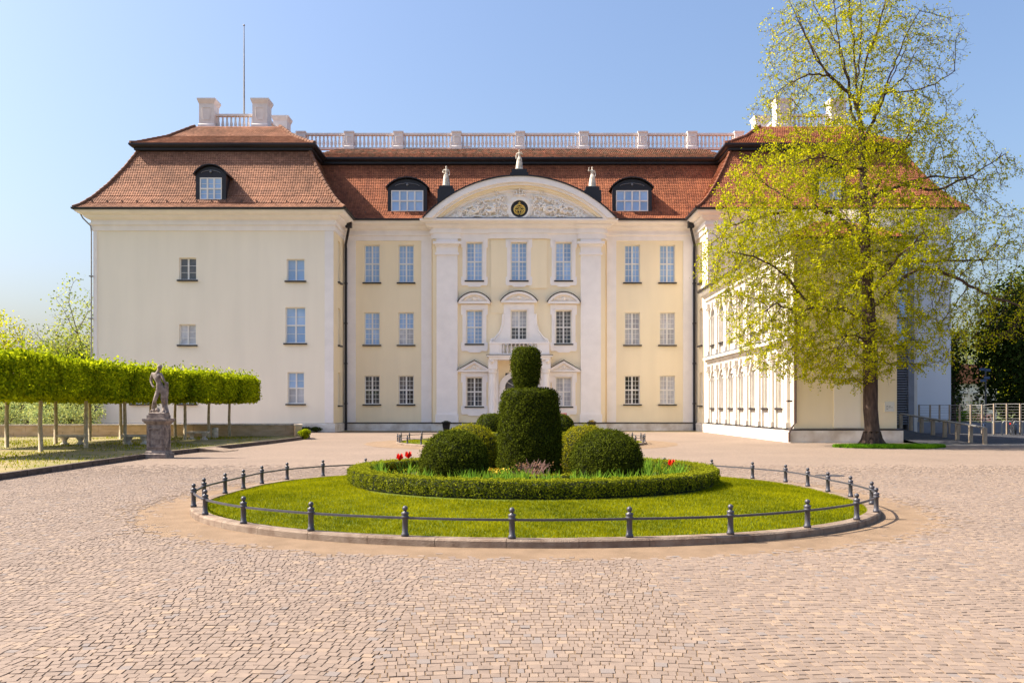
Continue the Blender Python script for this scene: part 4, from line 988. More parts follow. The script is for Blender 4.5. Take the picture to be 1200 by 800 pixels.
hedge_ring((HC[0]+.0, HC[1]), 1.75, .2, .20, hzf, 14000, .03, 'small inner box edging around the tall topiary')
ringmesh('bed_soil', lambda th, d: (HC[0]+d*cos(th), HC[1]+d*sin(th)), .01, HR, .335, .318, M['earthdark'])
ringmesh('bed_soil', lambda th, d: (C2[0]+d*cos(th), C2[1]+d*sin(th)), .01, 3.4, .30, .29, M['earthdark'])
# box edging spokes
for k, (a, b) in enumerate((((-1.5, 15.6), (-2.95, 16.2)), ((2.2, 15.6), (3.5, 16.4)))):
    pass
# bulb leaves
def blades(name, P, h, wd, m, label, parent=None):
    n = len(P); a = RNG.random(n)*2*pi; ln = RNG.normal(0, .22, (n, 2)); hh = h*(.6+.6*RNG.random(n)); V = np.empty((n, 6, 3)); d = np.c_[np.cos(a), np.sin(a), np.zeros(n)]*wd/2
    up = lambda f: P+np.c_[ln*(hh*f*f)[:, None], hh*f]
    V[:, 0] = P-d*.6; V[:, 1] = P+d*.6; V[:, 2] = up(.5)+d; V[:, 3] = up(.5)-d; V[:, 4] = up(1)+d*.1; V[:, 5] = up(1)-d*.1
    F = (np.arange(n)[:, None, None]*6+np.array([(0, 1, 2, 3), (3, 2, 4, 5)])[None]).reshape(-1, 4)
    return tag(ob(name, np_mesh(name, V.reshape(-1, 3), F, np.repeat(np.clip(RNG.normal(.5, .25, n), 0, 1), 2)), m, parent), label, None, None, 'stuff')
tufts = []
for k in range(105):
    t = RNG.random()*2*pi; r = 1.95+1.2*RNG.random()
    if 2.4 < t < 2.9: continue
    tufts.append((HC[0]+r*cos(t), HC[1]+r*sin(t)))
for k in range(60): tufts.append((HC[0]+RNG.uniform(-2.6, 2.6), HC[1]-2.75+RNG.normal(0, .12)+.0))
tp = np.array([(x+RNG.normal(0, .05), y+RNG.normal(0, .05), .32) for x, y in tufts for _ in range(15)])
tp = tp[np.hypot(tp[:, 0]-HC[0], tp[:, 1]-HC[1]) < HR-.16]
blades('bulb_leaves', tp, .33, .026, M['L_bulb'], 'upright green bulb leaves in the near flower bed')
gp_ = np.c_[HC[0]+RNG.uniform(-3, 3, 5000), HC[1]+RNG.uniform(-3, 3, 5000), np.full(5000, .32)]; gp_ = gp_[np.hypot(gp_[:, 0]-HC[0], gp_[:, 1]-HC[1]) < HR-.15]
V, F = leaf_quads(gp_+np.c_[np.zeros((len(gp_), 2)), RNG.random(len(gp_))*.14], .05, RNG, up=.8); tag(ob('ground_cover', np_mesh('ground_cover', V, F, RNG.random(len(gp_))), M['L_hedge']), 'low leafy ground cover in the near flower bed', None, None, 'stuff')
yf = np.c_[RNG.normal(-.35, .16, 160), RNG.normal(16.2, .15, 160), .46+.1*RNG.random(160)]; V, F = leaf_quads(yf, .045, RNG, up=.4)
tag(ob('yellow_flowers', np_mesh('yellow_flowers', V, F, RNG.random(160)), mat('yellow_petal', (.75, .50, .03), .6, .1)), 'small yellow blossoms left of the tall topiary', None, None, 'stuff')
# tulips
def tulip(px, py, d, lab, tilt=.0, k=1.0):
    x = X(px, d); z = Z(py, d); T_ = thing('tulip', lab, 'tulip', (x, d, .32), 'red tulips in the flower bed')
    MB().tube([(x+tilt, d, .32), (x+tilt*.3, d, (z+.32)/2), (x, d, z-.03)], .006, 5).build('stem', M['L_bulb'], T_)
    f = MB()
    for q in range(6):
        a = q*pi/3; o = .035*k; c_, s_ = cos(a), sin(a); e = .03*k
        f.add([(x, d, z-.04*k), (x+o*c_-e*s_, d+o*s_+e*c_, z), (x+(o+.004)*c_, d+(o+.004)*s_, z+.055*k), (x+o*c_+e*s_, d+o*s_-e*c_, z)], [(0, 1, 2, 3)])
    f.build('flower', M['red'], T_)
    for s in (-1, 1): MB().add([(x-.012, d, .32), (x+.012, d, .32), (x+s*.06+.012, d-.01, .5), (x+s*.06-.008, d-.01, .5), (x+s*.10, d-.02, .60)], [(0, 1, 2, 3), (3, 2, 4)]).build('leaf', M['L_bulb'], T_)
tulip(468.5, 536, 17.9, 'lower open red tulip, leftmost of the pair beside the left yew', .02, 1.7)
tulip(478.5, 533.5, 17.9, 'taller open red tulip, right one of the pair beside the left yew', -.01, 1.7)
tulip(787, 543, 17.6, 'single red tulip in the right part of the bed', .0, 1.7)
# pinkish twiggy shrub in front of the column
tw = MB(); r5 = random.Random(5)
for k in range(46):
    x, y = .38+r5.gauss(0, .10), 15.55+r5.gauss(0, .08); a = r5.uniform(-1, 1); b_ = r5.uniform(-.5, .5); h = r5.uniform(.22, .46)
    tw.tube([(x, y, .32), (x+a*.10, y+b_*.1, .32+h*.6), (x+a*.28, y+b_*.22, .32+h)], [.008, .006, .003], 4)
    for q in range(3): tw.tube([(x+a*.15, y+b_*.12, .32+h*.7), (x+a*.2+r5.uniform(-.08, .08), y+b_*.1, .32+h*.7+r5.uniform(.03, .12))], [.005, .002], 3)
SH = tw.build('twiggy_shrub', M['twig'], None, (.38, 15.55, .32)); tag(SH, 'small bare pinkish twiggy shrub at the foot of the tall topiary', 'shrub')
lp = np.c_[RNG.normal(.38, .17, 220), RNG.normal(15.5, .12, 220), .36+.36*RNG.random(220)]; V, F = leaf_quads(lp, .035, RNG)
ob('foliage', np_mesh('foliage', V-np.array((.38, 15.55, .32)), F, RNG.random(220)), leafmat('pink_leaf', (.34, .18, .12), (.4, .22, .1)), SH, (.38, 15.55, .32))

# ------------------------------------------------------------------ trees
def grow(limbs, attract, rng, step=.32, kill=.45, infl=3.0, iters=120, maxn=9000):
    """space colonisation from given limb polylines; returns node positions and parents"""
    N = []; Pn = []
    def nearest(p): a = np.array(N); return int(np.argmin(((a-p)**2).sum(1)))
    for li, pts in enumerate(limbs):
        pts = [np.array(p, float) for p in pts]
        if li == 0: N.append(pts[0]); Pn.append(-1); cur = 0
        else:
            cur = nearest(pts[0])
        for a, b in zip(pts, pts[1:]):
            n = max(1, int(np.linalg.norm(b-a)/step))
            for k in range(1, n+1):
                p = a+(b-a)*k/n+rng.normal(0, .025 if li else .008, 3); N.append(p); Pn.append(cur); cur = len(N)-1
    A = attract.copy(); nn = np.full(len(A), -1); nd = np.full(len(A), 1e9)
    def upd(idx):
        nonlocal nn, nd
        pts = np.array([N[i] for i in idx])
        for c in range(0, len(pts), 200):
            q = pts[c:c+200]; d = ((A[:, None]-q[None])**2).sum(2); j = d.argmin(1); dm = d[np.arange(len(A)), j]; b = dm < nd; nd[b] = dm[b]; nn[b] = np.array(idx[c:c+200])[j[b]]
    upd(list(range(len(N))))
    for it in range(iters):
        k = nd > kill**2; A = A[k]; nn = nn[k]; nd = nd[k]
        m = nd < infl**2
        if len(A) == 0 or not m.any() or len(N) > maxn: break
        vec = np.zeros((len(N), 3)); dirs = A[m]-np.array(N)[nn[m]]; dirs /= np.linalg.norm(dirs, axis=1)[:, None]+1e-9
        np.add.at(vec, nn[m], dirs); ids = np.unique(nn[m]); new = []
        for i in ids:
            v = vec[i]; l = np.linalg.norm(v)
            if l < 1e-3: continue
            p = N[i]+(v/l*1.0+rng.normal(0, .22, 3))*step; N.append(p); Pn.append(int(i)); new.append(len(N)-1)
        if not new: break
        upd(new)
    return np.array(N), np.array(Pn)
def radii(N, P, tip, expo=2.4, rmax=None):
    r = np.zeros(len(N)); ch = np.zeros(len(N), int)
    for i in range(len(N)-1, -1, -1):
        if r[i] == 0: r[i] = tip**expo
        if P[i] >= 0: r[P[i]] += r[i]; ch[P[i]] += 1
    r = r**(1/expo)
    if rmax: r = np.where(r > tip*2, r*(1+(rmax/r[0]-1)*np.clip((r-tip*2)/(r[0]-tip*2), 0, 1)), r)
    return r, ch
def wood_mesh(N, P, r, origin, name, twigs=None):
    Vs = []; Fs = []; base = 0; o = np.array(origin)
    def prisms(A, B, ra, rb_, n):
        nonlocal base
        t = B-A; t /= np.linalg.norm(t, axis=1)[:, None]+1e-9; ref = np.where(np.abs(t[:, 2:3]) < .9, [[0, 0, 1.]], [[0, 1., 0]]); u = np.cross(t, ref); u /= np.linalg.norm(u, axis=1)[:, None]+1e-9; v = np.cross(t, u)
        m = len(A); V = np.empty((m, 2*n, 3))
        for k in range(n):
            d = u*cos(2*pi*k/n)+v*sin(2*pi*k/n); V[:, k] = A+d*ra[:, None]; V[:, n+k] = B+d*rb_[:, None]
        F = np.array([(k, (k+1) % n, n+(k+1) % n, n+k) for k in range(n)]); Fs.append((np.arange(m)[:, None, None]*2*n+F[None]).reshape(-1, 4)+base); Vs.append(V.reshape(-1, 3)-o); base += m*2*n
    i = np.where(P >= 0)[0]; A = N[P[i]]; B = N[i]; ra = np.minimum(r[P[i]], r[i]*1.6); rb_ = r[i]; E = (B-A)*.06
    for lo, hi, n in ((0, .03, 3), (.03, .10, 5), (.10, 9, 10)):
        m = (rb_ >= lo) & (rb_ < hi)
        if m.any(): prisms(A[m]-E[m], B[m]+E[m], ra[m], rb_[m], n)
    if twigs is not None: prisms(twigs[0], twigs[1], twigs[2], twigs[2]*.5, 3)
    return np_mesh(name, np.concatenate(Vs), np.concatenate(Fs), smooth=True)
def ellip(rng, c, r, n):
    v = rng.normal(size=(n, 3)); v /= np.linalg.norm(v, axis=1)[:, None]; return np.array(c)+v*np.array(r)*(rng.random(n)**.42)[:, None]

# the big spring lime on the right
TD = 37.8
def tp3(px, py, dy=0): return (X(px, TD), TD+dy, Z(py, TD))
rg = np.random.default_rng(11)
limbs = [[tp3(1022, 528), tp3(1022, 505), tp3(1020, 480), tp3(1020, 420), tp3(1018, 360), tp3(1015, 300), tp3(1013, 240), tp3(1011, 190), tp3(1009, 150)]]
def limb(pts, s0, k, bend=1): n = len(pts); limbs.append([tp3(x, y, s0+k*(i/(n-1))**bend) for i, (x, y) in enumerate(pts)])
limb([(1012, 372), (985, 362), (949, 363), (935, 350), (917, 332), (900, 318), (872, 306), (838, 303)], 0, -1.6)
limb([(949, 363), (925, 368), (900, 360), (880, 372)], -.6, -1)
limb([(1013, 290), (985, 250), (960, 240), (936, 239), (925, 222), (910, 210), (896, 195)], 0, 1.4)
limb([(936, 239), (900, 250), (860, 262), (835, 285)], 1, -1)
limb([(1010, 140), (997, 115), (968, 93), (952, 77), (936, 51), (920, 19), (909, 3)], 0, -1.2)
limb([(968, 93), (940, 95), (915, 110), (897, 125)], -.3, -1.5)
limb([(1009, 150), (1007, 128), (1005, 96), (1003, 53), (1000, 0), (998, -50)], 0, .5)
limb([(1009, 150), (998, 130), (998, 88), (991, 53), (981, 32), (968, 8), (958, -20)], 0, 1.0)
limb([(1007, 125), (1010, 80), (1021, 48), (1029, 16), (1035, -30)], 0, -.8)
limb([(1012, 165), (1025, 140), (1040, 109), (1051, 85), (1067, 53), (1083, 27), (1099, 11)], 0, .9)
limb([(1042, 107), (1067, 85), (1085, 53), (1104, 29), (1120, 16)], .3, 1.8)
limb([(1045, 106), (1072, 107), (1093, 100), (1112, 89)], .3, -.8)
limb([(1012, 235), (1040, 222), (1060, 215), (1090, 204), (1130, 203), (1150, 203), (1183, 204)], 0, 1.0)
limb([(1060, 215), (1095, 225), (1130, 210), (1160, 190)], .3, -1.5)
limb([(1019, 362), (1027, 355), (1045, 335), (1055, 325), (1067, 318), (1087, 320), (1107, 330), (1133, 347), (1158, 358), (1190, 372)], 0, -1.6)
limb([(1018, 300), (1028, 293), (1045, 290), (1062, 290), (1085, 286), (1112, 284)], 0, 2.0)
limb([(1018, 318), (1030, 313), (1055, 305), (1110, 303), (1150, 302), (1195, 300)], 0, .8)
limb([(1010, 200), (985, 195), (960, 192), (935, 196)], 0, -1.4)
for k, (a, zb_, zt, L_) in enumerate(((1.2, 330, 250, 3.6), (1.9, 280, 200, 3.6), (-1.3, 350, 290, 3.4), (-1.9, 300, 240, 3.6), (-1.2, 240, 160, 3.0), (1.5, 220, 120, 2.6), (-2.3, 400, 400, 3.0))):
    x0, _, z0 = tp3(1016, zb_); _, _, z1 = tp3(1016, zt); limbs.append([(x0, TD, z0), (x0+cos(a)*L_*.5, TD+sin(a)*L_*.5, (z0+z1)/2+.2), (x0+cos(a)*L_, TD+sin(a)*L_, z1)])
limb([(1005, 96), (1012, 55), (1016, 20), (1018, -20)], 0, .9)
limb([(998, 100), (984, 70), (976, 40), (968, 5)], .2, -1.0)
limb([(1030, 125), (1046, 80), (1058, 45), (1070, 20)], .2, -.8)
limb([(975, 100), (955, 60), (945, 30), (938, 0)], -.2, .9)
E = [((1000, 40), (72, 85), 2.4, 1200), ((925, 65), (36, 75), 1.6, 330), ((1092, 58), (38, 52), 1.8, 330), ((1000, 165), (100, 62), 3.6, 900), ((1085, 150), (55, 45), 2.4, 300), ((905, 130), (30, 35), 1.5, 120),
     ((905, 245), (68, 72), 3.0, 850), ((868, 305), (55, 55), 2.4, 480), ((920, 380), (72, 62), 2.8, 650), ((1005, 300), (110, 110), 4.4, 1500), ((985, 415), (75, 42), 3.0, 420),
     ((1135, 205), (58, 32), 2.4, 300), ((1120, 290), (85, 62), 3.4, 750), ((1150, 365), (70, 45), 3.0, 420), ((1075, 400), (55, 40), 2.6, 280), ((1000, -45), (52, 45), 2.0, 200)]
AT = np.concatenate([ellip(rg, tp3(*c), (r[0]*.0378, dp, r[1]*.0378), n) for c, r, dp, n in E])
N_, P_ = grow(limbs, AT, rg, step=.26, kill=.36, infl=2.6, iters=90, maxn=15000)
r_, ch_ = radii(N_, P_, .0066, 2.1, .315)
zt = N_[:, 2]
low = (N_[:, 2] < 1.4) & (r_ > .3); r_[low] *= 1+.55*np.clip((.9-N_[low, 2])/.9, 0, 1)**1.6
fine = np.where(r_ < .022)[0]
# extra twigs
k_ = 3; src = np.repeat(fine, k_); dirs = rg.normal(size=(len(src), 3)); par = P_[src]; gdir = N_[src]-N_[np.maximum(par, 0)]; gdir /= np.linalg.norm(gdir, axis=1)[:, None]+1e-9
dirs = gdir*.9+dirs*.55; dirs /= np.linalg.norm(dirs, axis=1)[:, None]; ln = rg.uniform(.15, .42, len(src)); tw0 = N_[src]; tw1 = tw0+dirs*ln[:, None]+np.c_[np.zeros((len(src), 2)), -.12*ln]
TREE = thing('lime_tree', 'tall lime tree with fresh yellow-green leaves beside the side wing', 'tree', tp3(1022, 523))
TREE.location.z = 0; o0 = (TREE.location.x, TREE.location.y, 0); WL[TREE.name] = o0
ob('trunk', wood_mesh(N_, P_, r_, o0, 'trunk', (tw0, tw1, np.full(len(src), .0055))), M['bark'], TREE, o0)
# root flare
rf = MB()
for k in range(8):
    a = k*2*pi/8+.3; rf.tube([(o0[0]+.24*cos(a), o0[1]+.24*sin(a), .65), (o0[0]+.36*cos(a), o0[1]+.36*sin(a), .24), (o0[0]+.62*cos(a+.1), o0[1]+.62*sin(a+.1), .0)], [.13, .14, .06], 7)
rf.build('root', M['bark'], TREE, o0, smooth=True)
tips = np.concatenate([tw1, (tw0+tw1)/2, N_[fine]])
pxs = 600+tips[:, 0]/TD*1000; pys = 478-(tips[:, 2]-1.7)/TD*1000
dens = np.interp(pys, [-60, 60, 130, 175, 230, 480], [1.15, 1.3, 1.40, 1.7, 2.0, 2.3])
dens *= np.where(pxs > 1080, np.interp(pxs, [1080, 1130, 1200], [.75, .40, .28]), 1)*np.where(pys < 140, np.interp(np.abs(pxs-1000), [0, 60, 110], [1.15, .8, .55]), 1)
cnt = rg.poisson(dens*1.7); lp = np.repeat(tips, cnt, 0); lp = lp+rg.normal(0, .055, lp.shape)
V, F = leaf_quads(lp, .080, rg, up=.25, aspect=.8); print('LIME', len(N_), len(lp))
ob('crown', np_mesh('crown', V-np.array(o0), F, np.clip(rg.normal(.5, .28, len(lp)), 0, 1)), M['L_lime'], TREE, o0)
# grass patch at its foot
a = RNG.random(26000)*2*pi; q = np.sqrt(RNG.random(26000)); gx = 16.4+2.35*q*np.cos(a)*(1+.1*np.sin(3*a)); gy = 36.9+1.15*q*np.sin(a)*(1+.12*np.sin(4*a))
sheet('grass_patch', [(16.4+2.3*cos(t)*(1+.1*sin(3*t)), 36.9+1.12*sin(t)*(1+.12*sin(4*t))) for t in np.linspace(0, 2*pi, 40)[:-1]], .004, M['lawn'])
grass('grass', np.c_[gx, gy, np.full(26000, .0)], .13, M['L_bright'], wd=.022, label='bright green grass patch around the foot of the lime tree')

# pleached box-head trees on the left
def pleach(seed):
    g = np.random.default_rng(seed); n = 17000; hx, hy, hz_ = 1.40, 1.84, .70
    face = g.random(n); p = g.uniform(-1, 1, (n, 3)); ax = g.choice(3, n, p=[.34, .34, .32]); sg = np.where(g.random(n) < .5, -1, 1)
    shell = g.random(n) < .72; p[np.arange(n), ax] = np.where(shell, sg*(1-np.abs(g.normal(0, .10, n))), p[np.arange(n), ax])
    cc = np.sign(p)*np.maximum(np.abs(p)-.82, 0); cc[:, 1] = 0; l = np.linalg.norm(cc, axis=1); s_ = np.where(l > .18, .18/np.maximum(l, 1e-6), 1); p[:, [0, 2]] = (np.sign(p)*np.minimum(np.abs(p), .82)+cc*s_[:, None])[:, [0, 2]]
    lump = 1+.025*np.sin(p[:, 0]*6+seed)*np.cos(p[:, 1]*5)+.02*np.sin(p[:, 1]*9+p[:, 2]*4)
    q5 = (np.abs(p)**5).sum(1)**.2; mx_ = np.abs(p).max(1); p = p*(mx_/np.maximum(q5, 1e-6))[:, None]**.8; p[:, 2] += .07*np.sin(p[:, 1]*3+seed); P = p*np.array([hx, hy, hz_])*lump[:, None]+g.normal(0, .045, p.shape); 
    k = g.random(n) < .12; P[k, 2] += np.where(P[k, 2] > .5, np.abs(g.normal(0, .16, k.sum())), 0)
    V, F = leaf_quads(P, .115, g, aspect=.8); t = np.clip(g.normal(.5, .28, n), 0, 1); me = np_mesh('crown', V, F, t); me.materials.append(M['L_box'])
    b = MB(); rr = random.Random(seed)
    b.tube([(0, 0, 0), (rr.uniform(-.03, .03), 0, 1.0), (0, 0, 2.0), (0, 0, 2.5)], [.085, .075, .065, .06], 9); st = b.mesh('trunk', smooth=True); st.materials.append(M['stem'])
    c = MB()
    for k in range(16):
        a = rr.uniform(0, 6.28); c.tube([(0, 0, 2.0+.03*k), (.6*cos(a), .6*sin(a), 2.35+.05*k), (1.3*cos(a), 1.3*sin(a), 2.3+rr.uniform(0, 1.2))], [.04, .028, .012], 4)
    cm = c.mesh('branch'); cm.materials.append(M['bark']); return me, st, cm
PM = [pleach(s) for s in (1, 2, 3)]
labs = {0: 'front row, nearest to the camera, cut by the photo edge', }
front = [(-16.9, 28.0, 'nearest box-headed lime of the front row, cut off by the left picture edge'), (-17.06, 30.9, 'box-headed lime with its pale trunk nearest the left edge of the front row'), (-16.97, 34.0, 'box-headed lime left of the middle bench, front row'),
         (-16.8, 37.0, 'box-headed lime standing just left of the statue, front row'), (-16.6, 39.7, 'box-headed lime directly behind the stone statue'), (-16.1, 42.0, 'box-headed lime just right of the statue pedestal'),
         (-16.05, 45.2, 'box-headed lime between the right-hand bench and the litter bin'), (-15.75, 47.6, 'last box-headed lime of the front row, nearest the palace')]
backr = [(-20.3, 34.3, 'back-row box-headed lime seen at the left picture edge'), (-19.9, 37.2, 'back-row box-headed lime behind the left bench'), (-20.3, 41.0, 'back-row box-headed lime behind the second front trunk'),
         (-20.0, 43.6, 'back-row box-headed lime before the tan wall, left of statue'), (-19.3, 45.6, 'back-row box-headed lime hidden behind the statue'), (-18.5, 46.9, 'last box-headed lime of the back row, right of the statue')]
for i, (x, y, lab) in enumerate(front+backr):
    T_ = thing('pleached_lime', lab, 'tree', (x, y, .12), 'pleached lime trees in the side garden'); cm, sm, bm_ = PM[i % 3]
    z = 2.63; r = (0, pi/2, pi)[i % 3] if False else (0, pi)[i % 2]
    sc_ = random.uniform(.94, 1.07); put('crown', cm, T_, (x+random.uniform(-.08, .08), y, z+.12), r, (1, 1, sc_)); put('trunk', sm, T_, (x, y, .12), r); put('branch', bm_, T_, (x, y, .12), r)

# background trees
def bgtree(name, label, x, y, H, cr, seed, leaf, nleaf, lsize, cz=.62, vr=.42, ntips=700, dens=1.0, bark='bark', tr=.22, group=None):
    g = np.random.default_rng(seed); lim = [[(x, y, 0), (x+g.normal(0, .2), y, H*.3), (x+g.normal(0, .4), y, H*.55), (x+g.normal(0, .3), y, H*.85)]]
    for k in range(6):
        a = g.random()*6.28; z0 = H*(.25+.4*g.random()); lim.append([(x, y, z0), (x+cr*.45*cos(a), y+cr*.45*sin(a), z0+H*.15), (x+cr*.75*cos(a), y+cr*.75*sin(a), z0+H*.22)])
    at = ellip(g, (x, y, H*cz), (cr, cr, H*vr), ntips); st = H/34
    N, P = grow(lim, at, g, step=st, kill=st*1.4, infl=H*.3, iters=50, maxn=4000); r, _ = radii(N, P, .011, 2.3, tr)
    T_ = thing(name, label, 'tree', (x, y, -.03), group); ob('trunk', wood_mesh(N, P, r, (x, y, -.03), 'trunk'), M[bark], T_, (x, y, -.03))
    f = N[r < .035]; lp = np.repeat(f, max(1, nleaf//len(f)+1), 0)[:]; lp = lp[g.permutation(len(lp))[:nleaf]]+g.normal(0, lsize*2.2, (min(nleaf, len(lp)), 3))
    V, F = leaf_quads(lp, lsize, g, aspect=.8); ob('crown', np_mesh('crown', V-np.array((x, y, -.03)), F, np.clip(g.normal(.5, .28, len(lp)), 0, 1)), M[leaf], T_, (x, y, -.03)); return T_
bgtree('slender_tree', 'tall thin half-bare tree against the sky just left of the palace', -41.0, 80, 13.6, 2.5, 21, 'L_far', 1500, .20, ntips=420)
bgtree('bare_tree', 'shorter bare-topped tree with ivy left of the slender tree', -45.5, 80, 9.8, 2.2, 22, 'L_far', 900, .18, ntips=420)
bgtree('yellow_green_tree', 'yellow-green tree at the left picture edge above the clipped limes', -46.8, 76, 10.6, 3.4, 23, 'L_lime', 5200, .20, ntips=500)
bgtree('spring_tree', 'light green spreading tree low between bare tree and palace', -40.0, 77, 8.6, 3.4, 24, 'L_far', 5200, .18, ntips=500)
bgtree('spring_tree', 'light green leafy tree behind the clipped limes at far left', -47.0, 90, 9.0, 4, 25, 'L_far', 4500, .2, ntips=500)
bgtree('ivy_tree', 'dark ivy-clad tree beside the palace end right of the slender tree', -38.2, 74, 6.6, 1.7, 26, 'L_dark', 3500, .2, ntips=300)
bgtree('ivy_tree', 'narrow dark ivy-covered trunk just right of the white palace end', 33.9, 65.5, 8.6, .6, 31, 'L_dark', 2800, .17, ntips=260, vr=.46, cz=.5)
bgtree('dark_yew', 'dense dark evergreen behind the bicycle stands', 39.6, 66, 11.5, 3.6, 32, 'L_dark', 14000, .26, cz=.52, vr=.50)
bgtree('dark_yew', 'second dense dark evergreen at the right picture edge', 44.5, 68, 10.8, 3.9, 33, 'L_dark', 14000, .26, cz=.5, vr=.5)
bgtree('mid_green_tree', 'tall mid-green tree at the right edge behind the lime branches', 47.5, 76, 15.0, 6.0, 34, 'L_mid', 12000, .24, cz=.62, vr=.38)
bgtree('spring_tree', 'airy light green tree seen above the far timbered house', 70, 132, 15.0, 5.0, 35, 'L_far', 5200, .22, cz=.66, vr=.34)
bgtree('spring_tree', 'bright young tree beyond the fence at the right edge', 50.5, 84, 11.0, 4.0, 36, 'L_lime', 6000, .2)
# shrubs
def shrub(name, label, x, y, r, h, seed, leaf, n, s, core=True, z0=.0):
    g = np.random.default_rng(seed); T_ = thing(name, label, 'shrub', (x, y, z0)); b = MB(); rr = random.Random(seed)
    for k in range(9): a = rr.uniform(0, 6.28); b.tube([(x, y, z0), (x+r*.4*cos(a), y+r*.4*sin(a), z0+h*.5), (x+r*.75*cos(a), y+r*.75*sin(a), z0+h*.85)], [.04, .025, .01], 4)
    b.build('stem', M['bark'], T_); lp = ellip(g, (x, y, z0+h*.52), (r, r, h*.5), n); lp += .06*np.sin(lp*7)
    V, F = leaf_quads(lp, s, g); ob('foliage', np_mesh('foliage', V-np.array((x, y, z0)), F, np.clip(g.normal(.5, .28, n), 0, 1)), M[leaf], T_, (x, y, z0)); return T_
M['L_white'] = leafmat('white_green_leaf', (.42, .45, .20), (.4, .45, .15))
shrub('flowering_shrub', 'whitish-green flowering shrub behind the low wall at left', -27.2, 52, 2.3, 2.7, 41, 'L_white', 5000, .14)
shrub('flowering_shrub', 'whitish-green shrub at the far left behind the low wall', -31.5, 52.5, 2.2, 2.6, 42, 'L_white', 4500, .14)
shrub('dark_shrub', 'dark green shrub between flowering shrub and palace corner', -31.0, 60, 2.0, 3.6, 43, 'L_dark', 6000, .17)
shrub('dark_shrub', 'dark shrub under the clipped limes at left edge', -36.5, 59, 3.0, 3.8, 44, 'L_dark', 7000, .17)
shrub('dark_shrub', 'low dark shrub far left behind garden wall', -42.5, 62, 3.2, 4.2, 45, 'L_mid', 7000, .18)
shrub('bright_bush', 'small round bright green bush at the right end of the low wall', X(357, 46.5), 46.6, .38, .62, 46, 'L_box', 2600, .07)
for i in range(6): shrub('low_bush', ['small dark bush against the left pavilion wall, %s' % s for s in ('leftmost', 'second from left', 'third from left', 'third from right', 'second from right', 'rightmost')][i], -13.6-.75*(5-i)*.9-.2, 60.2, .42, .34, 50+i, 'L_dark', 500, .09)
shrub('pink_shrub', 'pinkish bare shrub in front of the far timbered house', 41.9, 78, 1.8, 2.4, 61, 'L_far', 900, .12)
shrub('green_bush', 'bright low bush beyond the fence at right', 38.0, 72, 1.4, 1.5, 62, 'L_bright', 2500, .12)
shrub('green_bush', 'mid-green bush behind the bicycle racks at right edge', 42.5, 63.0, 1.8, 2.0, 63, 'L_mid', 3500, .14)

# ------------------------------------------------------------------ side garden on the left
gk = [(-11.9, 12), (-12.0, 17), (-12.1, 20.2), (-12.3, 25), (-12.4, 29.3), (-12.3, 31.2), (-11.9, 36.2), (-11.55, 40.5), (-11.35, 45.2), (-11.5, 48.6)]
sheet('garden_ground', [(x-.05, y) for x, y in gk]+[(-12.3, 49.4), (-28, 46.4), (-40, 46), (-40, 12)], .12, M['soil'])
GK = thing('kerb', 'stone kerb with painted-in shade along the side garden at left', 'kerb', (-12, 20, 0), kind='structure')
for a, b in zip(gk, gk[1:]):
    n = max(1, round(math.dist(a, b)/1.1))
    for k in range(n):
        p = [a[i]+(b[i]-a[i])*(k/n+.004) for i in (0, 1)]; q = [a[i]+(b[i]-a[i])*((k+1)/n-.004) for i in (0, 1)]; dx = .17
        MB().add([(p[0]-dx, p[1], -.03), (p[0], p[1], -.03), (q[0], q[1], -.03), (q[0]-dx, q[1], -.03), (p[0]-dx, p[1], .15), (p[0], p[1], .15), (q[0], q[1], .15), (q[0]-dx, q[1], .15)],
                 [(0, 1, 5, 4), (1, 2, 6, 5), (2, 3, 7, 6), (3, 0, 4, 7), (4, 5, 6, 7)]).build('kerb_stone', M['kerb_shaded'], GK, (p[0], p[1], 0))
n = 30000; gx = RNG.uniform(-30, -12.6, n); gy = RNG.uniform(18, 47, n); k = (np.sin(gx*1.1+np.sin(gy*.5)*2)+np.sin(gy*.7+gx*.3)+RNG.normal(0, .8, n) > .35) & (gx < np.interp(gy, [p[1] for p in gk], [p[0] for p in gk])-.3)
grass('grass', np.c_[gx, gy, np.full(n, .12)][k], .07, M['L_grass'], wd=.03, label='thin patchy grass on the bare earth of the side garden')
RAMP = MB(); RAMP.add([(-12.1, 33.0, .152), (-11.2, 33.2, .02), (-11.0, 34.3, .02), (-11.95, 34.3, .152), (-12.1, 33, -.02), (-11.2, 33.2, -.02), (-11, 34.3, -.02), (-11.95, 34.3, -.02)], [(0, 1, 2, 3), (0, 1, 5, 4), (1, 2, 6, 5), (2, 3, 7, 6)])
tag(RAMP.build('kerb_ramp', M['kerb'], None, (-11.5, 33.6, 0)), 'small pale stone ramp over the garden kerb right of the statue', 'ramp', None, 'structure')
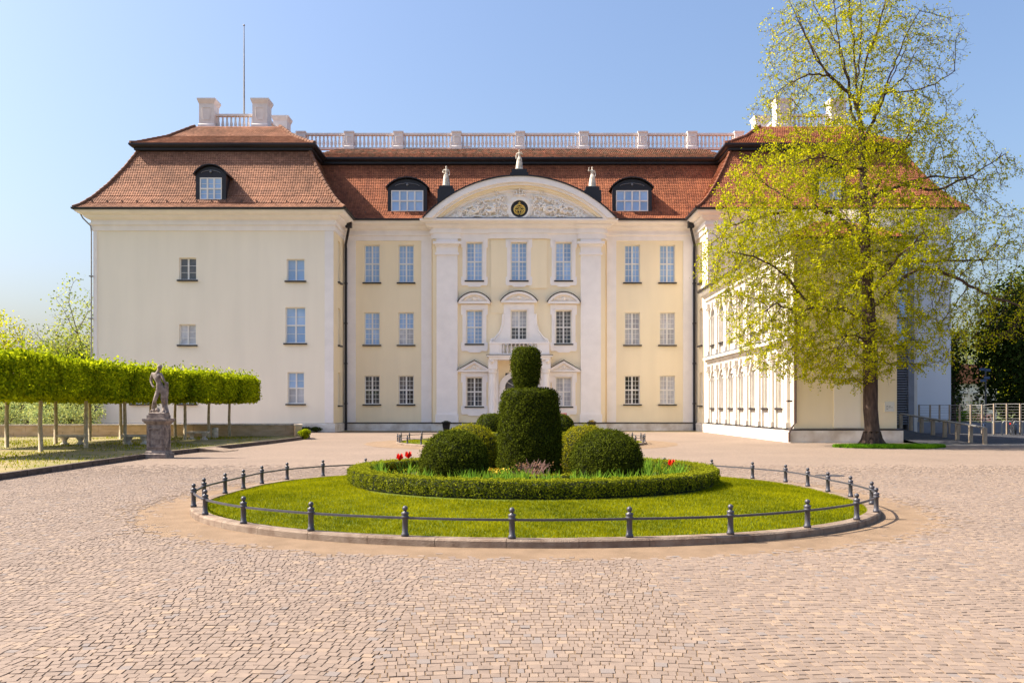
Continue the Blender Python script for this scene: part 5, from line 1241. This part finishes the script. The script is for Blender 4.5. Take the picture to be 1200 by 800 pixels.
# low sandstone wall
Wp = [(-11.75, 47.0), (-12.3, 48.9), (-28.5, 46.6), (-36, 46.0)]
WT = thing('garden_wall', 'low tan sandstone wall with pale coping behind the benches', 'wall', (-12.3, 48.9, 0))
for a, b in zip(Wp, Wp[1:]):
    a, b = Vector(a), Vector(b); u = (b-a).normalized(); nv = Vector((-u.y, u.x))*.18; L_ = (b-a).length; n = max(1, round(L_/1.3))
    for r in range(2):
        z0, z1 = (.0, .37) if r == 0 else (.376, .72)
        off = .5 if r else 0
        cuts = sorted({0, n, *[k+off for k in range(n) if 0 < k+off < n]})
        for c0, c1 in zip(cuts, cuts[1:]):
            p, q = a+u*(L_*c0/n+.006), a+u*(L_*c1/n-.006)
            MB().add([(*(p-nv), z0), (*(q-nv), z0), (*(q+nv), z0), (*(p+nv), z0), (*(p-nv), z1), (*(q-nv), z1), (*(q+nv), z1), (*(p+nv), z1)], [(0, 1, 5, 4), (1, 2, 6, 5), (2, 3, 7, 6), (3, 0, 4, 7), (4, 5, 6, 7)]).build('stone_block', M['wallstone'], WT, (p.x, p.y, z0))
    for k in range(n):
        p, q = a+u*(L_*k/n+.005), a+u*(L_*(k+1)/n-.005); m = nv*1.25
        MB().add([(*(p-m), .724), (*(q-m), .724), (*(q+m), .724), (*(p+m), .724), (*(p-m), .80), (*(q-m), .80), (*(q+m), .80), (*(p+m), .80)], [(0, 1, 5, 4), (1, 2, 6, 5), (2, 3, 7, 6), (3, 0, 4, 7), (4, 5, 6, 7), (0, 1, 2, 3)]).build('coping_stone', M['cope'], WT, (p.x, p.y, .72))
# stone benches
def bench(x, y, w_, rz, lab, two=True):
    T_ = thing('stone_bench', lab, 'bench', (x, y, .12), 'stone benches in the side garden'); h = .42
    MB().box(-w_/2, w_/2, -.22, .22, h-.07, h).box(-w_/2+.03, w_/2-.03, -.19, .19, h-.10, h-.069).build('seat', M['bench'], T_, (0, 0, 0))
    for s in (-1, 1):
        MB().lathe(s*w_*.29, 0, [(.19, 0), (.19, .05), (.11, .09), (.09, .17), (.15, .26), (.19, .31), (.19, h-.101)], 10).build('leg', M['bench'], T_, (0, 0, 0))
    for c in T_.children: c.location = (0, 0, 0)
    T_.rotation_euler.z = rz
bench(X(85, 36.8), 36.8, 1.15, .05, 'pale stone bench left of the front-row trunks, behind the kerb')
bench(X(160, 37.2), 37.2, 1.15, .05, 'stone bench partly hidden by the left side of the statue pedestal')
bench(X(232, 42.6), 42.6, 1.05, .05, 'pale stone bench right of the statue, beside the litter bin')
MB_ = MB().lathe(X(252, 45.4), 45.4, [(.16, .12), (.17, .15), (.17, .62), (.15, .66)], 12); tag(MB_.build('litter_bin', M['bench'], None, (X(252, 45.4), 45.4, .12), True), 'small pale round litter bin between two trunks near the wall', 'bin')
# ------------------------------------------------------------------ figures
def figure(name, J, E_, origin, m, parent=None, scale=1.7, rz=0, sub=2, extra=None):
    """one continuous skinned body; J: joint -> (x,y,z,rx,ry)"""
    keys = list(J); me = bpy.data.meshes.new(name); me.from_pydata([Vector(J[k][:3])*scale for k in keys], [(keys.index(a), keys.index(b)) for a, b in E_], []); me.update()
    o = bpy.data.objects.new(name, me); COL.objects.link(o); md = o.modifiers.new('skin', 'SKIN')
    for i, k in enumerate(keys): v = me.skin_vertices[0].data[i]; v.radius = (J[k][3]*scale, J[k][4]*scale); v.use_root = (k == 'pelvis')
    s = o.modifiers.new('sub', 'SUBSURF'); s.levels = sub; s.render_levels = sub
    dg = bpy.context.evaluated_depsgraph_get(); me2 = bpy.data.meshes.new_from_object(o.evaluated_get(dg)); bpy.data.objects.remove(o)
    me2.name = name; me2.materials.clear(); me2.materials.append(m); me2.polygons.foreach_set('use_smooth', [True]*len(me2.polygons))
    f = link(bpy.data.objects.new(name, me2), parent, origin); f.rotation_euler.z = rz; return f
EB = [('pelvis', 'waist'), ('waist', 'chest'), ('chest', 'neck'), ('neck', 'chin'), ('chin', 'head'), ('head', 'crown'), ('chest', 'shl'), ('shl', 'ell'), ('ell', 'wrl'), ('wrl', 'hal'), ('chest', 'shr'), ('shr', 'elr'), ('elr', 'wrr'), ('wrr', 'har'),
      ('pelvis', 'hil'), ('hil', 'knl'), ('knl', 'cal'), ('cal', 'anl'), ('anl', 'tol'), ('pelvis', 'hir'), ('hir', 'knr'), ('knr', 'car'), ('car', 'anr'), ('anr', 'tor')]
def pose(**k):
    J = dict(pelvis=(0, 0, .52, .078, .062), waist=(.0, 0, .61, .062, .05), chest=(0, 0, .72, .082, .06), neck=(0, 0, .825, .03, .03), chin=(0, -.005, .865, .036, .042), head=(0, -.005, .91, .046, .055), crown=(0, 0, .955, .036, .042),
        shl=(-.105, 0, .785, .036, .036), ell=(-.15, .01, .64, .026, .026), wrl=(-.15, -.05, .52, .018, .018), hal=(-.15, -.07, .47, .016, .024), shr=(.105, 0, .785, .036, .036), elr=(.15, .01, .64, .026, .026), wrr=(.15, -.05, .52, .018, .018), har=(.15, -.07, .47, .016, .024),
        hil=(-.055, 0, .46, .062, .062), knl=(-.06, -.01, .27, .038, .038), cal=(-.06, .01, .20, .036, .038), anl=(-.06, 0, .045, .02, .022), tol=(-.065, -.08, .018, .022, .014), hir=(.055, 0, .46, .062, .062), knr=(.06, -.01, .27, .038, .038), car=(.06, .01, .20, .036, .038), anr=(.06, 0, .045, .02, .022), tor=(.065, -.08, .018, .022, .014))
    for a, v in k.items(): J[a] = (*v, *J[a][3:]) if len(v) == 3 else v
    return J
# garden statue on its pedestal
sx, sy = -12.09, 29.2
PD = thing('statue_pedestal', 'tall weathered sandstone pedestal on the kerb under the left garden statue', 'pedestal', (sx, sy, 0))
p = MB().box(sx-.29, sx+.29, sy-.29, sy+.29, .24, 1.18); p.build('shaft', M['stone'], PD)
MB().ring_rect(sx-.29, sx+.29, sy-.29, sy+.29, [(.09, 0), (.09, .14), (.05, .16), (.04, .22), (.003, .25)]).build('base', M['stone'], PD)
MB().ring_rect(sx-.29, sx+.29, sy-.29, sy+.29, [(.003, 1.14), (.04, 1.18), (.09, 1.25), (.11, 1.26), (.11, 1.34), (.0, 1.345)], True).build('cornice', M['stone'], PD)
q = MB()
for a, b, c, d in ((-.23, -.18, .36, 1.04), (.18, .23, .36, 1.04), (-.179, .179, .36, .41), (-.179, .179, .99, 1.04)): q.box(sx+a, sx+b, sy-.325, sy-.291, c, d)
for a, b, c, d in ((-.23, -.18, .36, 1.04), (.18, .23, .36, 1.04), (-.179, .179, .36, .41), (-.179, .179, .99, 1.04)): q.box(sx+.291, sx+.325, sy+a, sy+b, c, d)
q.build('panel_frame', M['stone'], PD)
ST = thing('garden_statue', 'grey weathered standing nude statue leaning on a tree stump, atop the left pedestal', 'statue', (sx, sy, 1.35))
MB().box(sx-.30, sx+.30, sy-.27, sy+.27, 1.348, 1.46).ring_rect(sx-.25, sx+.28, sy-.23, sy+.25, [(.0, 1.461), (.0, 1.53), (-.04, 1.56)], True).build('plinth', M['stone'], ST)
J = pose(pelvis=(.04, 0, .50), waist=(.01, .0, .61), chest=(-.045, .0, .74, .088, .066), neck=(-.005, -.02, .85), chin=(.03, -.035, .885), head=(.035, -.03, .925), crown=(.03, -.02, .962),
         shl=(-.13, .01, .80), ell=(-.175, .03, .66), wrl=(-.12, -.02, .55), hal=(-.07, -.05, .52), shr=(.055, -.02, .795), elr=(.12, -.05, .67), wrr=(.155, -.03, .60), har=(.17, -.02, .565),
         hil=(.0, 0, .45), knl=(-.05, -.06, .27), cal=(-.085, -.03, .19), anl=(-.13, .0, .05), tol=(-.16, -.06, .02), hir=(.085, .01, .45), knr=(.08, .0, .26), car=(.09, .02, .19), anr=(.09, .03, .05), tor=(.12, -.04, .02))
J = {k: (*v[:3], v[3]*1.02, v[4]*1.02) for k, v in J.items()}
figure('body', J, EB, (sx, sy, 1.545), M['stone'], ST, 1.66)
stp = MB().tube([(sx+.20, sy+.08, 1.54), (sx+.17, sy+.10, 1.8), (sx+.22, sy+.08, 2.2), (sx+.24, sy+.06, 2.45), (sx+.27, sy+.04, 2.58)], [.13, .095, .085, .075, .05], 8)
stp.tube([(sx+.22, sy+.05, 2.42), (sx+.12, sy-.04, 2.34), (sx+.16, sy-.06, 2.1), (sx+.21, sy, 1.85)], [.05, .05, .06, .03], 6); stp.sphere((sx-.02, sy-.06, 1.63), .09, 8, 6); stp.sphere((sx-.16, sy, 1.62), .07, 8, 6)
stp.build('tree_stump', M['stone'], ST, smooth=True)
hb = MB().sphere((sx+.055, sy-.045, 1.545+.935*1.66), .088, 10, 8, (.95, 1.05, 1.05)); hb.sphere((sx-.01, sy+.01, 1.545+.93*1.66), .05, 8, 6); hb.build('hair', M['stone'], ST, smooth=True)
# three pale statues on the pediment
def drape(x, y, z, h, parent, lean=0):
    n = 20; vs = []; fs = []
    for k, (r, t) in enumerate(((.17, 0), (.165, .1), (.13, .3), (.115, .45), (.10, .54), (.07, .60))):
        for i in range(n): a = 2*pi*i/n; rr = r*(1+.13*sin(6*a+t*5)); vs.append((x+h*(rr*cos(a)+lean*t*.2), y+h*rr*.8*sin(a), z+h*t))
    for k in range(5): fs += [(k*n+i, k*n+(i+1) % n, (k+1)*n+(i+1) % n, (k+1)*n+i) for i in range(n)]
    b = MB(); b.add(vs, fs); b.build('robe', M['pale_stone'], parent, smooth=True)
for px, z0, lab, kw, dr in ((608.5, 19.285, 'pale classical statue on the black pedestal at the top of the pediment', dict(wrr=(.13, -.08, .74), har=(.08, -.1, .82), elr=(.18, -.02, .68), elr_=0), .1),
                        (523, 18.065, 'pale draped statue on the left shoulder of the pediment', dict(wrl=(-.10, -.08, .60), hal=(-.03, -.1, .62), ell=(-.18, 0, .66)), -.1),
                        (694, 18.005, 'pale draped statue on the right shoulder of the pediment', dict(wrl=(-.16, -.04, .86), hal=(-.15, -.05, .93), ell=(-.19, 0, .74)), .15)):
    kw.pop('elr_', None); xx = X(px, 63.2); T_ = thing('roof_statue', lab, 'statue', (xx, 63.2, z0), 'pale statues on the pediment')
    MB().box(xx-.24, xx+.24, 62.98, 63.42, z0, z0+.09).build('plinth', M['pale_stone'], T_)
    figure('body', pose(**kw), EB, (xx, 63.2, z0+.09), M['pale_stone'], T_, 1.52, sub=1); drape(xx, 63.2, z0+.09, 1.5, T_, dr)

# ------------------------------------------------------------------ planters, poster, palace forecourt
for px, lab, yl in ((523, 'black round planter at the left giant pilaster', False), (693.5, 'black round planter with yellow flowers at the right giant pilaster', True)):
    x = X(px, 62.4); T_ = thing('planter', lab, 'planter', (x, 62.4, 0), 'black planters by the entrance')
    MB().lathe(x, 62.4, [(.16, 0), (.2, .06), (.27, .35), (.31, .62), (.34, .64), (.34, .70), (.30, .70), (.28, .62)], 14).build('pot', M['dark'], T_, smooth=True)
    g = np.random.default_rng(int(px)); lp = ellip(g, (x, 62.4, .72), (.24, .24, .13 if yl else .05), 240); V, F = leaf_quads(lp, .07, g)
    ob('flowers' if yl else 'foliage', np_mesh('flowers', V-np.array((x, 62.4, 0)), F, g.random(240)), leafmat('yellow_bloom', (.6, .42, .03), (.6, .45, .03)) if yl else M['L_dark'], T_, (x, 62.4, 0))
b = MB().box(3.55, 4.0, 62.30, 62.34, .35, 1.35); PO = b.build('poster_board', M['poster'], None, (3.78, 62.3, 0)); tag(PO, 'small pink poster board standing right of the entrance', 'sign')
MB().box(3.58, 3.61, 62.345, 62.38, 0, 1.3).box(3.94, 3.97, 62.345, 62.38, 0, 1.3).build('stand', M['dark'], PO)
sheet('gravel_strip', [(-12.9, 61.2), (14, 61.2), (14, 63.4), (-12.9, 63.4)], .002, M['soil'])

# ------------------------------------------------------------------ right side: ramp, fence, bicycles, far house
sheet('asphalt_yard', [(19.25, 39.6), (60, 39.6), (60, 75), (19.25, 75)], .004, M['asphalt'])
tag(MB().box(19.3, 60, 38.9, 39.4, -.03, .03).build('edging_strip', M['cope'], None, (30, 39, 0)), 'pale stone edging strip across the yard entrance at right', 'kerb', None, 'structure')
RW = MB(); RW.add([(19.25, 39.8, .006), (21.7, 39.8, .006), (21.6, 47.8, .58), (19.25, 47.8, .58), (19.25, 57, .85), (36, 57, .85), (36, 47.8, .58)], [(0, 1, 2, 3)])
RW.add([(21.72, 39.8, 0), (21.62, 47.8, 0), (21.62, 47.8, .58), (21.72, 39.8, .01)], [(0, 1, 2, 3)]); tag(RW.build('ramp', M['asphalt'], None, (20, 40, 0)), 'dark asphalt ramp rising behind the side wing', 'ramp', None, 'structure')
RL = thing('ramp_railing', 'sloping steel handrail on timber-coloured square posts along the ramp', 'railing', (21.7, 39.3, 0))
pp = []
for k in range(8):
    y = 39.35+k*1.17; z = .58*k/7; x = 21.8-.02*k; pp.append((x, y, z+.80)); MB().box(x-.085, x+.085, y-.06, y+.06, z-.02 if k else -.02, z+.79).build('post', M['wood'], RL, (x, y, z))
MB().tube([(x, y, z) for x, y, z in pp], .05, 8).build('handrail', M['steel'], RL)
tag(MB().box(19.25, 21.6, 47.85, 57.3, -.02, .575).build('terrace', M['asphalt'], None, (20, 50, 0)), 'dark raised landing at the top of the ramp', None, None, 'structure')
FN = thing('wire_fence', 'tall fence of square posts and horizontal wires behind the bicycle stands', 'fence', (30, 61, 0)); fp = []
fpx = [1077, 1090, 1101, 1112.8, 1124.6, 1137.6, 1151, 1165, 1180, 1195.7, 1212, 1230]
for k, px in enumerate(fpx):
    d = 59.5-.55*k; x = X(px, d); zb_ = Z(494, d)-.25; zt_ = Z(474 if k < 7 else 472.5, d); fp.append((x, d, zb_, zt_)); MB().box(x-.045, x+.045, d-.045, d+.045, 0, zt_).build('post', M['wood'], FN, (x, d, zb_))
for q in range(7):
    MB().tube([(x, y, z0+.3+(z1-.04-z0-.3)*q/6) for x, y, z0, z1 in fp], .02 if q == 6 else .008, 4).build('wire', M['steel'], FN)
tag(MB().box(27, 46, 58.0, 58.2, 0, .75).build('retaining_wall', M['slate'], None, (30, 58, 0)), 'low dark retaining wall below the wire fence at right', 'wall')
RK = []
for k, px in enumerate((1163, 1175, 1188, 1198)):
    x = X(px, 53+.0*k); b = MB().tube([(x, 53, 0), (x, 53, .80), (x+.04, 53, .87), (x+.5, 53, .87), (x+.56, 53, .80), (x+.56, 53, 0)], .028, 6)
    tag(b.build('bicycle_stand', M['steel'], None, (x, 53, 0)), 'steel hoop bicycle stand, %s of four by the fence' % ('leftmost', 'second from left', 'third from left', 'rightmost')[k], 'bike rack', 'bicycle stands in the yard')
def bike(x, y, rz, lab, m):
    T_ = thing('bicycle', lab, 'bicycle', (x, y, 0), 'bicycles parked in the yard')
    for wx in (-.52, .52):
        w1 = MB().tube([(wx+.33*cos(t), 0, .34+.33*sin(t)) for t in np.linspace(0, 2*pi, 21)[:-1]], .02, 6, True)
        W_ = w1.build('wheel', M['rubber'], T_, (0, 0, 0)); W_.location = (0, 0, 0)
        s_ = MB(); 
        for k in range(8): s_.tube([(wx, 0, .34), (wx+.31*cos(k*pi/4), 0, .34+.31*sin(k*pi/4))], .004, 3)
        S2 = s_.build('spokes', M['steel'], W_, (0, 0, 0)); S2.location = (0, 0, 0)
    f = MB()
    for a, b in (((-.52, .34), (-.06, .30)), ((-.52, .34), (-.2, .78)), ((-.06, .30), (-.22, .9)), ((-.06, .30), (.36, .74)), ((-.2, .80), (.34, .84)), ((.52, .34), (.33, .95))): f.tube([(a[0], 0, a[1]), (b[0], 0, b[1])], .018, 6)
    fo = f.build('frame', m, T_, (0, 0, 0)); fo.location = (0, 0, 0)
    for nm, g in (('saddle', MB().sphere((-.24, 0, .94), .12, 8, 6, (1.1, .6, .35))), ('handlebar', MB().tube([(.30, -.27, 1.02), (.34, -.1, 1.0), (.34, .1, 1.0), (.30, .27, 1.02)], .015, 6)), ('crank', MB().lathe(-.06, 0, [(.09, .27), (.09, .30)], 10)), ('basket', MB().box(-.62, -.36, -.12, .12, .74, .80))):
        o_ = g.build(nm, M['dark'], T_, (0, 0, 0)); o_.location = (0, 0, 0)
    T_.rotation_euler.z = rz
bike(X(1152, 55), 55, .9, 'dark blue bicycle parked left of the hoop stands', M['bluepaint'])
bike(X(1188, 54), 54.2, 1.2, 'bicycle with a red rear light parked between the hoop stands', M['iron'])
bike(X(1197, 54), 54.6, 1.0, 'dark bicycle parked at the right picture edge', M['bluepaint'])
tag(MB().sphere((X(1184, 53.3), 53.3, .72), .05, 8, 6).build('rear_light', M['red'], None, (X(1184, 53.3), 53.3, .72)), 'small red bicycle rear light at the hoop stands', 'light')
lx, ly = X(1155, 62), 62; LP = thing('street_lamp', 'dark post with angled blue signs in front of the evergreens at right', 'post', (lx, ly, 0))
MB().lathe(lx, ly, [(.06, 0), (.05, 4.6)], 8).build('pole', M['iron'], LP)
for k, (dz, dx, rr) in enumerate(((4.45, -.28, .3), (4.5, .1, -.2), (3.6, -.22, .45), (3.9, .05, .0))): b = MB().box(lx+dx-.22, lx+dx+.22, ly-.09, ly-.06, dz-.09+rr*.2, dz+.09+rr*.2); b.build('sign_arm', M['bluepaint'], LP)
# far timber-framed house
hx, hy = X(1136, 112), 112; HS = thing('timbered_house', 'far white timber-framed house with red roof seen between the trees at right', 'house', (hx, hy, 0))
MB().box(hx-3.6, hx+3.6, hy, hy+7, 0, 5.0).build('wall', M['poster'] if False else M['plinth'], HS)
MB().prism([(hx-4.1, 4.95), (hx+4.1, 4.95), (hx+2.6, 7.4), (hx-2.6, 7.4)], FY(hy-.4), 0, 8).build('roof', M['brick_red'], HS)
tb = MB()
for dx in (-3.5, -2.1, -.1, 1.9, 3.4): tb.box(hx+dx-.14, hx+dx+.14, hy-.1, hy-.005, .3, 4.9)
for z in (.9, 3.6, 4.7): tb.box(hx-3.6, hx+3.6, hy-.12, hy-.006, z-.13, z+.13)
for dx, s in ((-1.9, 1), (.1, -1), (2.0, 1)): tb.prism([(hx+dx, 1.0), (hx+dx+.3, 1.0), (hx+dx+1.5*(1 if s > 0 else 1), 3.5), (hx+dx+1.2, 3.5)] if s > 0 else [(hx+dx+1.2, 1.0), (hx+dx+1.5, 1.0), (hx+dx+.3, 3.5), (hx+dx, 3.5)], FY(hy-.09), 0, .08)
tb.build('timber_frame', M['annext'], HS)
MB().box(hx-3.5, hx+2, hy-1.6, hy-1.5, 0, .9).build('fence_panel', M['poster'], HS)
for dx in (-1.4, .8, 2.6): b = MB().box(hx+dx-.4, hx+dx+.4, hy-.05, hy-.003, 1.5, 3.2); b.build('window', M['glassD'], HS)
# distant woods behind everything
for (x0, x1, y, h, nm, lab, sd_, lf) in ((-110, -52, 115, 7.5, 'far_woods', 'distant green woods behind the garden at far left', 71, 'L_far'), (66, 150, 135, 9, 'far_woods', 'distant green woods behind the yard at far right', 72, 'L_mid'), (30, 60, 150, 6, 'far_woods', 'distant low trees behind the timbered house', 73, 'L_far')):
    g = np.random.default_rng(sd_); n = 14000; x = g.uniform(x0, x1, n); top = h*(.75+.25*np.sin(x*.35)+.12*np.sin(x*1.1)); P = np.c_[x, y+g.normal(0, 3, n), top*g.random(n)**.6]
    V, F = leaf_quads(P, .75, g); tag(ob(nm, np_mesh(nm, V, F, g.random(n)), M[lf]), lab, None, None, 'stuff')
